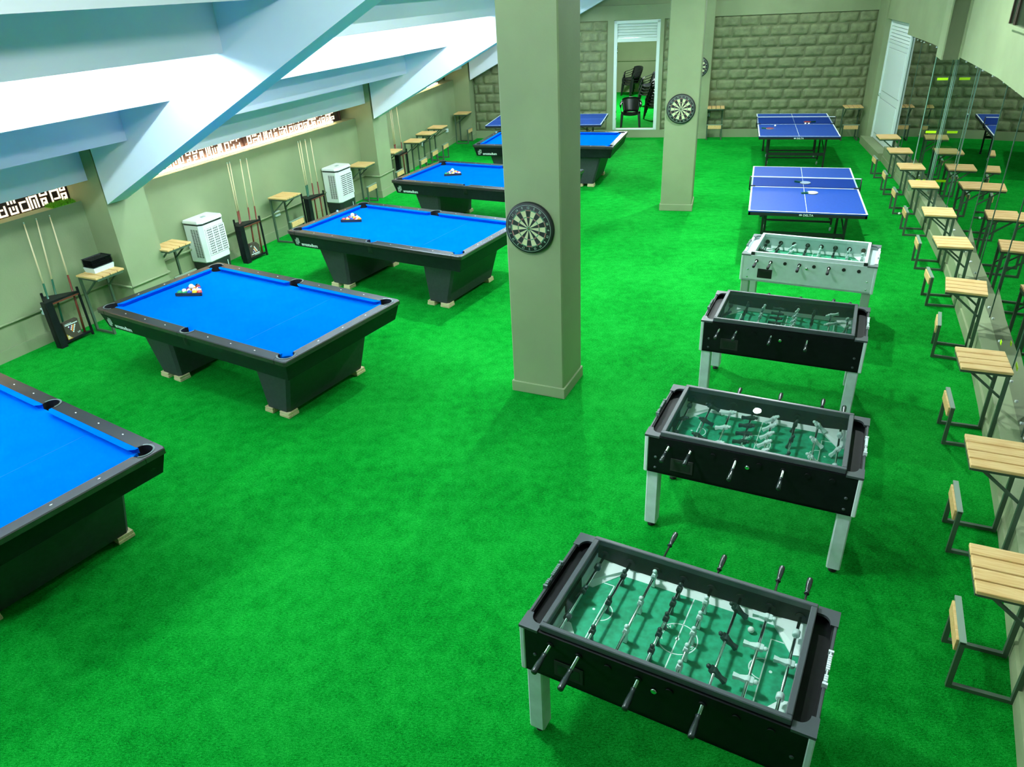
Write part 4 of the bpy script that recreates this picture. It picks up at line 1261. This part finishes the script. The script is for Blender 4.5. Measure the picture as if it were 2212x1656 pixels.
# ================================================================ WALL DESKS
def make_desk():
    """local x runs from the low front bar towards the wall, y along the wall"""
    root = empty('slatted_desk', (0, 0, 0), 0, 'desk', 'desk', 'slatted desks along the walls')
    H, hw, D = 0.76, 0.175, 0.345
    b = MB()
    for k in range(4):
        y0 = -0.205 + k * 0.1045
        b.box(-0.015, 0.355, y0, y0 + 0.093, H - 0.024, H, 0.003)
    b.build('tabletop', PINE, root)
    b = MB()
    b.bar((0, -hw - .01, H - .038), (0, hw + .01, H - .038), 0.025); b.bar((D, -hw, H - .038), (D, hw, H - .038), 0.025)
    for s_ in (-1, 1): b.bar((0, s_ * (hw + .0), H - .038), (D, s_ * (hw + .0), H - .038), 0.025)
    b.build('top_frame', OLIVE, root)
    for s_ in (-1, 1):
        b = MB(); b.bar((D - .013, s_ * hw, 0.0), (D - .013, s_ * hw, H - .05), 0.028); b.build('leg', OLIVE, root)
        b = MB(); b.bar((0.013, s_ * hw, 0.0), (0.013, s_ * hw, 0.36), 0.028); b.build('post', OLIVE, root)
        b = MB(); b.bar((0.027, s_ * hw, 0.014), (D - .027, s_ * hw, 0.014), 0.026); b.build('runner', OLIVE, root)
        b = MB(); b.bar((D - .02, s_ * (hw - .02), 0.50), (0.06, s_ * (hw - .02), H - .045), 0.018); b.build('brace', OLIVE, root)
    b = MB(); b.bar((0.013, -hw - .014, 0.36), (0.013, hw + .014, 0.36), 0.034, 0.014); b.build('low_bar', mat('grey_olive_bar', (0.22, 0.32, 0.24), 0.45), root)
    b = MB(); b.box(-0.016, 0.002, -hw + .016, hw - .016, 0.265, 0.350, 0.002); b.build('front_board', PINE, root)
    return root
proto_desk = make_desk()
# (outer-edge midpoint, angle of local x towards the wall, label)
RD = [((7.33, 14.41), -15), ((6.95, 13.20), -18), ((6.55, 12.02), -18), ((6.17, 10.90), -20), ((5.635, 9.49), -22), ((5.14, 8.27), -20), ((4.54, 6.95), -29), ((3.77, 5.36), -23), ((3.09, 4.04), -25), ((2.49, 2.95), -25.5)]
nmr = ['farthest slatted desk against the glass, beside the white door', 'slatted desk against the glass, second from the white door', 'slatted desk against the glass, third from the white door, left of the tape marks',
       'slatted desk against the glass, fourth from the white door', 'slatted desk against the glass beside the nearer table tennis table', 'slatted desk against the glass level with the white football table',
       'slatted desk against the glass, turned slightly, right of the farthest black football table', 'slatted desk against the glass right of the farthest black football table, third from the front', 'slatted desk against the glass, second nearest, level with the middle football table', 'nearest slatted desk on the right, cut off by the photo edge']
LD = [((-4.935, 8.72), 153, 'slatted desk holding black trays, left of the nearest wall column'), ((-4.44, 9.71), 153, 'slatted desk between the nearest wall column and the first air cooler'),
      ((-3.475, 12.185), 157, 'slatted desk between the two cue stands, left wall'), ((-2.52, 14.37), 160, 'slatted desk between the second air cooler and the second wall column'),
      ((-2.10, 15.54), 162, 'slatted desk just past the second wall column on the left wall'), ((-1.69, 16.58), 162, 'first of the three close-set slatted desks on the far left wall, the nearest'),
      ((-1.50, 17.45), 163, 'middle one of the three close-set slatted desks on the far left wall'), ((-1.29, 18.20), 163, 'farthest of the three close-set slatted desks on the left wall'),
      ((-0.75, 20.18), 164, 'slatted desk in the far left corner by the rough block wall')]
FD = [((5.37, 18.78), 75, 'slatted desk against the rough block wall beside the far pilaster'), ((8.35, 17.82), 75, 'slatted desk in the far right corner against the block wall')]
cnt = 0
for (p, a), lb in zip(RD, nmr): place(proto_desk, cnt > 0, (*p, 0), R(a), lb); cnt += 1
for p, a, lb in LD + FD: place(proto_desk, True, (*p, 0), R(a), lb)

# ================================================================ COOLERS
def make_cooler(seed):
    """local y from the wall to the hall = -y front; x along the wall"""
    root = empty('air_cooler', (0, 0, 0), 0, 'c', 'air cooler', 'white air coolers')
    W2, D2 = 0.245, 0.17
    def rr(w_, d, z, c=0.05): return [(-w_ + c, -d, z), (w_ - c, -d, z), (w_, -d + c, z), (w_, d - c * .4, z), (w_ - c * .4, d, z), (-w_ + c * .4, d, z), (-w_, d - c * .4, z), (-w_, -d + c, z)]
    b = MB(); b.loft([rr(W2 - .02, D2 - .01, 0.045), rr(W2 - .012, D2 - .004, 0.24)]); b.build('tank_base', COOLD, root)
    b = MB(); b.loft([rr(W2 - .01, D2 - .01, 0.235), rr(W2, D2, 0.25), rr(W2, D2, 0.795)]); b.build('housing', COOLW, root)
    b = MB(); b.loft([rr(W2 - .006, D2 - .006, 0.795), rr(W2 - .006, D2 - .006, 0.822)]); b.build('dark_band', COOLD, root)
    b = MB(); b.loft([rr(W2 + .004, D2 + .004, 0.822), rr(W2 + .006, D2 + .006, 0.835), rr(W2 - .004, D2 - .004, 0.862), rr(W2 - .03, D2 - .03, 0.868)]); b.build('lid', COOLW, root)
    b = MB(); b.box(-0.05, 0.02, -0.05, 0.0, 0.868, 0.876, 0.003); b.build('lid_latch', mat('grey_latch', (0.35, 0.5, 0.48), 0.3), root)
    b = MB(); b.box(-0.175, 0.185, -D2 - 0.003, -D2 - 0.001, 0.34, 0.735); b.build('grille_recess', mat('cooler_recess', (0.035, 0.05, 0.04), 0.6), root)
    b = MB()
    for k in range(12):
        z = 0.345 + k * 0.0345
        b.box(-0.178, 0.188, -D2 - 0.010, -D2 - 0.003, z - .007, z + (.006 if seed == 0 else .013), 0.002)
    for k in range(13):
        x = -0.175 + k * 0.030
        if seed == 0 or k % 6 == 0: b.box(x, x + (.010 if k % 4 else .022), -D2 - 0.006, -D2 - 0.002, 0.34, 0.735)
    b.build('front_grille', COOLW, root)
    b = MB()
    for k in range(26):
        for c in range(3):
            y0 = -0.10 + c * 0.05
            b.box(-W2 - 0.002, -W2 - 0.0003, y0, y0 + .036, 0.315 + k * 0.0165, 0.323 + k * 0.0165)
    b.build('side_vent', POCK, root)
    for sx in (-1, 1):
        for sy in (-1, 1):
            b = MB(); b.tube((sx * .19 - .012, sy * .12, 0.024), (sx * .19 + .012, sy * .12, 0.024), 0.024, seg=12); b.build('caster', RUBB, root)
    b = MB(); b.bar((0.12, -D2 + .0, 0.10), (0.12, -D2 + .0, 0.18), 0.008); b.build('level_gauge', SOCK, root)
    return root
for (cx_, cy_), a, sd, lb in (((-4.455, 10.76), R(65), 0, 'white air cooler nearest the camera, right of the first wall column'), ((-3.045, 13.86), R(66), 1, 'white air cooler farther along the left wall, beside the second cue stand')):
    o = make_cooler(sd); o.location = (cx_, cy_, 0); o.rotation_euler = (0, 0, a); o['label'] = lb

# ================================================================ CUE STANDS AND CUES
def make_stand():
    """local origin at the front-left floor corner, x along the wall, y towards the wall"""
    root = empty('cue_stand', (0, 0, 0), 0, 's', 'cue stand', 'black triangular cue stands')
    S = 0.45
    tri = [(0, 0), (S, 0), (S * 0.30, 0.26)]
    b = MB(); b.hexa([(x, y, 0.57) for x, y in tri], [(x, y, 0.595) for x, y in tri]); b.build('top_shelf', LAMIN, root)
    b = MB(); b.hexa([(x, y, 0.035) for x, y in tri], [(x, y, 0.060) for x, y in tri]); b.build('base_shelf', LAMIN, root)
    b = MB(); b.box(-0.01, 0.075, -0.012, 0.012, 0, 0.60); b.box(-0.012, 0.012, 0.012, 0.085, 0, 0.60); b.build('side_panel', LAMIN, root)
    for x, y in ((S - 0.01, 0.008), (S * 0.30, 0.245)):
        b = MB(); b.bar((x, y, 0), (x, y, 0.645), 0.022); b.build('post', LAMIN, root)
    b = MB(); b.bar((0.06, -0.002, 0.50 + .06), (S - .02, -0.002, 0.50 + .06), 0.012, 0.014); b.build('front_lip', BUTTR, root)
    return root
proto_st = make_stand()
STN = [((-5.51, 8.21), R(64), 'black cue stand on the left below the nearest screen, with a brown box inside'), ((-4.06, 11.08), R(62), 'black cue stand right of the first air cooler, with a dark box inside'),
       ((-3.33, 12.55), R(64), 'black cue stand immediately left of the second air cooler'), ((-2.15, 15.92), R(71), 'black cue stand past the second wall column, behind the desks')]
SM = []
for k, (p, a, lb) in enumerate(STN):
    o = place(proto_st, k > 0, (*p, 0), a, lb)
    SM.append(Matrix.Translation((*p, 0)) @ Matrix.Rotation(a, 4, 'Z'))
def cue(M, x, y, tipx, tipy, butt, label, tip=None, length=1.46):
    p0 = M @ Vector((x, y, 0.062)); d = Vector((tipx - x, tipy - y, 0))
    p1 = M @ Vector((tipx, tipy, 0.062 + math.sqrt(max(0.1, length ** 2 - d.length ** 2))))
    ax = (p1 - p0)
    r_ = bpy.data.objects.new('pool_cue', None); COL.objects.link(r_); tag(r_, label, 'pool cue', 'pool cues in the stands')
    r_.matrix_world = Matrix.Translation(p0) @ ax.to_track_quat('Z', 'Y').to_matrix().to_4x4()
    L_ = ax.length
    b = MB(); b.tube((0, 0, 0), (0, 0, L_ * 0.50), 0.0145, 0.0115, 10); b.build('butt', butt, r_)
    b = MB(); b.tube((0, 0, L_ * 0.50), (0, 0, L_ * 0.985), 0.0112, 0.0065, 10); b.build('shaft', SHAFT, r_)
    b = MB(); b.tube((0, 0, L_ * 0.985), (0, 0, L_), 0.0065, 0.006, 10); b.build('tip', mat('pale_cue_tip', (0.45, 0.62, 0.50), 0.6), r_)
cues = [(0, [(0.05, 0.05, 0.17, 0.24, BUTTG, 'cue leaning furthest left in the nearest stand, green butt'), (0.17, 0.12, 0.33, 0.24, BUTTG, 'middle cue of the nearest stand, green butt'), (0.36, 0.03, 0.50, 0.24, BUTTR, 'right cue of the nearest stand, brown butt')]),
        (1, [(0.06, 0.06, 0.07, 0.25, BUTTR, 'leftmost cue of the stand by the first air cooler'), (0.09, 0.09, 0.13, 0.26, BUTTR, 'second cue from the left in the stand by the first air cooler'), (0.27, 0.08, 0.33, 0.24, BUTTR, 'third cue from the left in the stand by the first air cooler'), (0.37, 0.035, 0.44, 0.22, BUTTR, 'rightmost cue of the stand by the first air cooler')]),
        (2, [(0.08, 0.06, 0.12, 0.24, BUTTG, 'leftmost green-butted cue in the stand by the second air cooler'), (0.13, 0.09, 0.18, 0.24, BUTTG, 'second green-butted cue in the stand by the second air cooler'), (0.25, 0.08, 0.31, 0.24, BUTTR, 'left brown-butted cue in the stand by the second air cooler'), (0.36, 0.04, 0.43, 0.22, BUTTR, 'rightmost brown-butted cue in the stand by the second air cooler')]),
        (3, [(0.08, 0.10, 0.06, 0.15, BUTTR, 'left one of the paired cues in the stand past the second wall column'), (0.14, 0.12, 0.14, 0.155, BUTTR, 'right one of the paired cues in the stand past the second wall column'), (0.34, 0.05, 0.38, 0.15, BUTTR, 'single cue at the right of the stand past the second wall column')])]
for si, lst in cues:
    for (x, y, tx, ty, bt, lb) in lst: cue(SM[si], x, y, tx + (0.07, 0.20, 0.17, 0.10)[si], ty, bt, lb)
# boxes on the stands' base shelves
for k, lb in ((0, 'brown ball box with an ochre corner standing in the nearest cue stand'), (1, 'dark ball box with cut corners in the cue stand by the first air cooler')):
    M = SM[k] @ Matrix.Translation((0.215, 0.045, 0.061))
    e_ = bpy.data.objects.new('ball_box', None); COL.objects.link(e_); tag(e_, lb, 'box'); e_.matrix_world = M
    b = MB()
    if k == 0: prof = [(-0.10, 0), (0.10, 0), (0.10, 0.215), (-0.10, 0.215)]
    else: prof = [(-0.11, 0), (0.11, 0), (0.11, 0.15), (0.06, 0.205), (-0.06, 0.205), (-0.11, 0.15)]
    b.loft([[(x, -0.03, z) for x, z in prof], [(x, 0.03, z) for x, z in prof]]); b.build('carton', BOXM, e_)
    b = MB()
    for r_ in range(5):
        for c in range(5 - r_):
            x = (c - (4 - r_) / 2) * 0.021; z = (0.150 - r_ * 0.019) if k == 0 else (0.072 + r_ * 0.019)
            b.mi = (r_ + c) % 4
            b.lathe([(0.010, 0), (0.009, -0.0008), (0.001, -0.001)], (x, -0.0301, z), 10, axis='y', sm=False)
    b.build('printed_balls', [FIGW, BM['purple'], BM['white'], BM['orange']], e_)
    b = MB()
    if k == 0: b.box(-0.085, 0.085, -0.031, -0.03, 0.172, 0.183); b.box(-0.085, 0.01, -0.031, -0.03, 0.19, 0.195)
    else: b.box(-0.085, 0.085, -0.031, -0.03, 0.035, 0.048); b.box(-0.02, 0.085, -0.031, -0.03, 0.018, 0.024)
    b.build('printed_bar', FIGW, e_)
    if k == 0:
        b = MB(); b.loft([[(-0.10, -0.0315, 0.0), (-0.03, -0.0315, 0.0), (-0.10, -0.0315, 0.075)], [(-0.10, -0.0302, 0.0), (-0.03, -0.0302, 0.0), (-0.10, -0.0302, 0.075)]]); b.build('ochre_corner', GOLD, e_)
        b = MB()
        for q in range(3): b.box(-0.092, -0.06 + .006 * (1 - q), -0.0322, -0.0316, 0.012 + q * .014, 0.018 + q * .014)
        b.build('corner_lettering', FIGW, e_)
    M = Matrix.Translation((0.045 if k == 0 else -0.085, -0.0302, 0.03 if k == 0 else 0.16)) @ Matrix.Rotation(PI / 2, 4, 'X')
    text_mesh('box_lettering', 'VP', 0.036, FIGW, e_, M, 0.0004)
# trays on the first desk
bx = tag(empty('plastic_box', (-5.12, 8.88, 0.7605), R(63), ), 'white plastic box under the black trays on the left desk', 'box')
b = MB(); b.loft([[(-.135, -.09, 0), (.135, -.09, 0), (.135, .09, 0), (-.135, .09, 0)], [(-.145, -.10, .062), (.145, -.10, .062), (.145, .10, .062), (-.145, .10, .062)]]); b.build('box_body', SOCK, bx)
for k in range(6):
    t_ = tag(empty('black_tray', (-5.12, 8.88, 0.824 + k * 0.017), R(63)), ['lowest black tray of the stack on the white box', 'second black tray from the bottom of the stack', 'third black tray from the bottom of the stack', 'fourth black tray from the bottom of the stack', 'black tray just below the top one of the stack', 'topmost black mesh tray of the stack on the left desk'][k], 'tray', 'stacked black trays')
    b = MB()
    o0 = [(-.140, -.095), (.140, -.095), (.140, .095), (-.140, .095)]
    b.loft([[(x * .93, y * .9, 0) for x, y in o0], [(x, y, .013) for x, y in o0], [(x * 1.03, y * 1.04, .013) for x, y in o0], [(x * 1.03, y * 1.04, .016) for x, y in o0], [(x * .97, y * .96, .016) for x, y in o0], [(x * .90, y * .86, .004) for x, y in o0]]); b.build('tray_shell', LAMIN, t_)
    if k == 5:
        b = MB()
        for q in range(9): b.box(-.12 + q * .029, -.117 + q * .029, -.078, .078, .004, .007)
        for q in range(5): b.box(-.12, .12, -.07 + q * .035, -.067 + q * .035, .004, .007)
        b.build('mesh_grid', BLACK, t_)

# sockets on the walls
def socket(P, ang, z, label, w_=0.075):
    e_ = tag(empty('wall_socket', (*P, z), ang), label, 'socket', 'white wall sockets')
    b = MB(); b.box(-w_, w_, -0.045, 0.0, -0.042, 0.042, 0.006); b.build('socket_box', SOCK, e_)
    b = MB(); b.box(-w_ * .75, -w_ * .1, -0.0475, -0.045, -0.025, 0.025, 0.001); b.box(w_ * .1, w_ * .75, -0.0475, -0.045, -0.025, 0.025, 0.001); b.build('socket_face', FALU, e_)
def onwall(i, y):
    A, B = V2(LW[i]), V2(LW[i + 1]); t = (y - A.y) / (B.y - A.y); p = A + (B - A) * t; d = (B - A).normalized()
    return (p.x + d.y * 0.001, p.y - d.x * 0.001), math.atan2(d.y, d.x)
for i, y, lb in ((1, 8.49, 'white socket left of the nearest cue stand'), (2, 12.45, 'white socket under the desk between the cue stands'), (3, 18.05, 'white socket behind the close-set desks on the left wall'), (3, 19.75, 'white socket near the far left corner')):
    p, a = onwall(i, y); socket(p, a, 0.41, lb, 0.06)
ps = FM @ Vector((6.13, -0.05, 0.62)); socket((ps.x, ps.y), math.atan2(FWB[1] - FWA[1], FWB[0] - FWA[0]), 0.55, 'small white socket beside the far pilaster', 0.03)

# ================================================================ CHAIRS IN THE STORE
def make_chair():
    root = empty('plastic_chair', (0, 0, 0), 0, 'c', 'chair', 'black plastic armchairs in the store')
    N = 12
    b = MB()   # seat
    top, bot = [], []
    for i in range(7):
        r1_, r2_ = [], []
        v = i / 6
        for j in range(9):
            u = j / 8 * 2 - 1
            wd = 0.23 - 0.03 * v
            x = u * wd; y = -0.23 + 0.43 * v
            z = 0.40 + 0.035 * (abs(u) ** 2.5) - 0.035 * math.sin(v * PI) * (1 - abs(u)) - (0.03 if i == 0 else 0)
            r1_.append((x, y, z)); r2_.append((x, y, z - 0.012))
        top.append(r1_); bot.append(r2_)
    b.loft([t + bt[::-1] for t, bt in zip(top, bot)], sm=True); b.build('seat', CHAIRM, root)
    b = MB()   # back
    rows = []
    for i in range(7):
        v = i / 6; z = 0.41 + 0.37 * v
        fr, bk = [], []
        for j in range(11):
            u = j / 10 * 2 - 1
            wd = 0.20 + 0.05 * math.sin(v * PI * .6)
            rise = -0.035 * (abs(u) ** 3) * v
            x = u * wd; y = 0.19 + 0.10 * v - 0.07 * u * u
            fr.append((x, y, z + rise)); bk.append((x, y + 0.012, z + rise))
        rows.append(fr + bk[::-1])
    b.loft(rows, sm=True); b.build('backrest', CHAIRM, root)
    for sx in (-1, 1):
        b = MB()
        pts = [(sx * 0.235, -0.20, 0.40), (sx * 0.262, -0.19, 0.55), (sx * 0.272, -0.14, 0.615), (sx * 0.275, 0.0, 0.635), (sx * 0.265, 0.12, 0.655), (sx * 0.235, 0.22, 0.70)]
        rg = []
        for k, p in enumerate(pts):
            w_ = 0.028; h = 0.012
            if k < 2: rg.append([(p[0] - .006, p[1] - w_, p[2]), (p[0] + .006, p[1] - w_, p[2]), (p[0] + .006, p[1] + w_, p[2]), (p[0] - .006, p[1] + w_, p[2])])
            else: rg.append([(p[0] - w_, p[1] - .01, p[2] - h / 2), (p[0] + w_, p[1] - .01, p[2] - h / 2), (p[0] + w_, p[1] + .01, p[2] + h / 2), (p[0] - w_, p[1] + .01, p[2] + h / 2)])
        b.loft(rg, sm=True); b.build('armrest', CHAIRM, root)
        for (yt, yb) in ((-0.20, -0.25), (0.19, 0.27)):
            b = MB()
            x1, x0 = sx * 0.225, sx * 0.255
            b.loft([[(x0 - .016, yb - .016, 0), (x0 + .016, yb - .016, 0), (x0 + .016, yb + .016, 0), (x0 - .016, yb + .016, 0)], [(x1 - .032, yt - .03, 0.41), (x1 + .032, yt - .03, 0.41), (x1 + .032, yt + .03, 0.41), (x1 - .032, yt + .03, 0.41)]]); b.build('leg', CHAIRM, root)
    return root
proto_ch = make_chair()
place(proto_ch, False, (3.66, 21.02, 0), R(-12), 'single black plastic armchair facing out just inside the far doorway')
def stack(x, y, rz, n, dz, dy, desc):
    words = ['lowest', 'second', 'third', 'fourth', 'fifth', 'sixth', 'seventh', 'eighth']
    for k in range(n):
        lb = ('topmost' if k == n - 1 else words[k] if k == 0 else words[k] + ' from the bottom') + ' black chair of ' + desc
        place(proto_ch, True, (x - dy * k * math.sin(rz) * -1 * 0 + dy * k * math.sin(-rz) , y + dy * k * math.cos(rz) * -1, dz * k), rz, lb, 'stacked black chairs in the store')
stack(4.62, 22.25, R(-62), 6, 0.085, 0.03, 'the nearest stack behind the doorway')
stack(4.85, 24.6, R(-62), 4, 0.085, 0.03, 'the middle stack in the store')
stack(4.75, 27.3, R(-62), 3, 0.085, 0.03, 'the farthest stack in the store')
stack(3.17, 22.7, R(62), 4, 0.085, 0.03, 'the stack at the left edge of the doorway')

# ================================================================ BUNTING BEHIND THE GLASS
FP = [((9.84, 15.97), 0.86, 0.05), ((9.20, 14.62), 1.02, 0.13), ((8.50, 13.20), 1.22, 0.20), ((7.95, 12.02), 1.44, 0.09), ((7.45, 11.0), 1.62, 0.09), ((6.98, 10.0), 1.80, 0.05)]
da = R(64)
for k, (p, z, s_) in enumerate(FP):
    e_ = tag(empty('pennant_flag', (*p, z), da), ['smallest blue-white pennant behind the glass, leftmost', 'second pennant from the left behind the glass', 'largest blue pennant of the string behind the glass', 'fourth pennant from the left behind the glass', 'fifth pennant from the left behind the glass', 'pennant behind the glass at the right photo edge'][k], 'flag', 'pennants behind the glass')
    b = MB(); b.loft([[(-s_ * 2.0, -0.002, 0), (s_ * 1.2, -0.002, 0), (s_ * .2, -0.002, -s_ * 1.2)], [(-s_ * 2.0, 0.002, 0), (s_ * 1.2, 0.002, 0), (s_ * .2, 0.002, -s_ * 1.2)]]); b.build('cloth', FLAGB, e_)
    b = MB(); b.loft([[(s_ * 1.2, -0.004, 0), (s_ * .85, -0.004, 0), (s_ * .0, -0.004, -s_ * 1.2), (s_ * .2, -0.004, -s_ * 1.2)], [(s_ * 1.2, -0.0025, 0), (s_ * .85, -0.0025, 0), (s_ * .0, -0.0025, -s_ * 1.2), (s_ * .2, -0.0025, -s_ * 1.2)]]); b.build('border', FLAGW, e_)
bpy.context.view_layer.update()
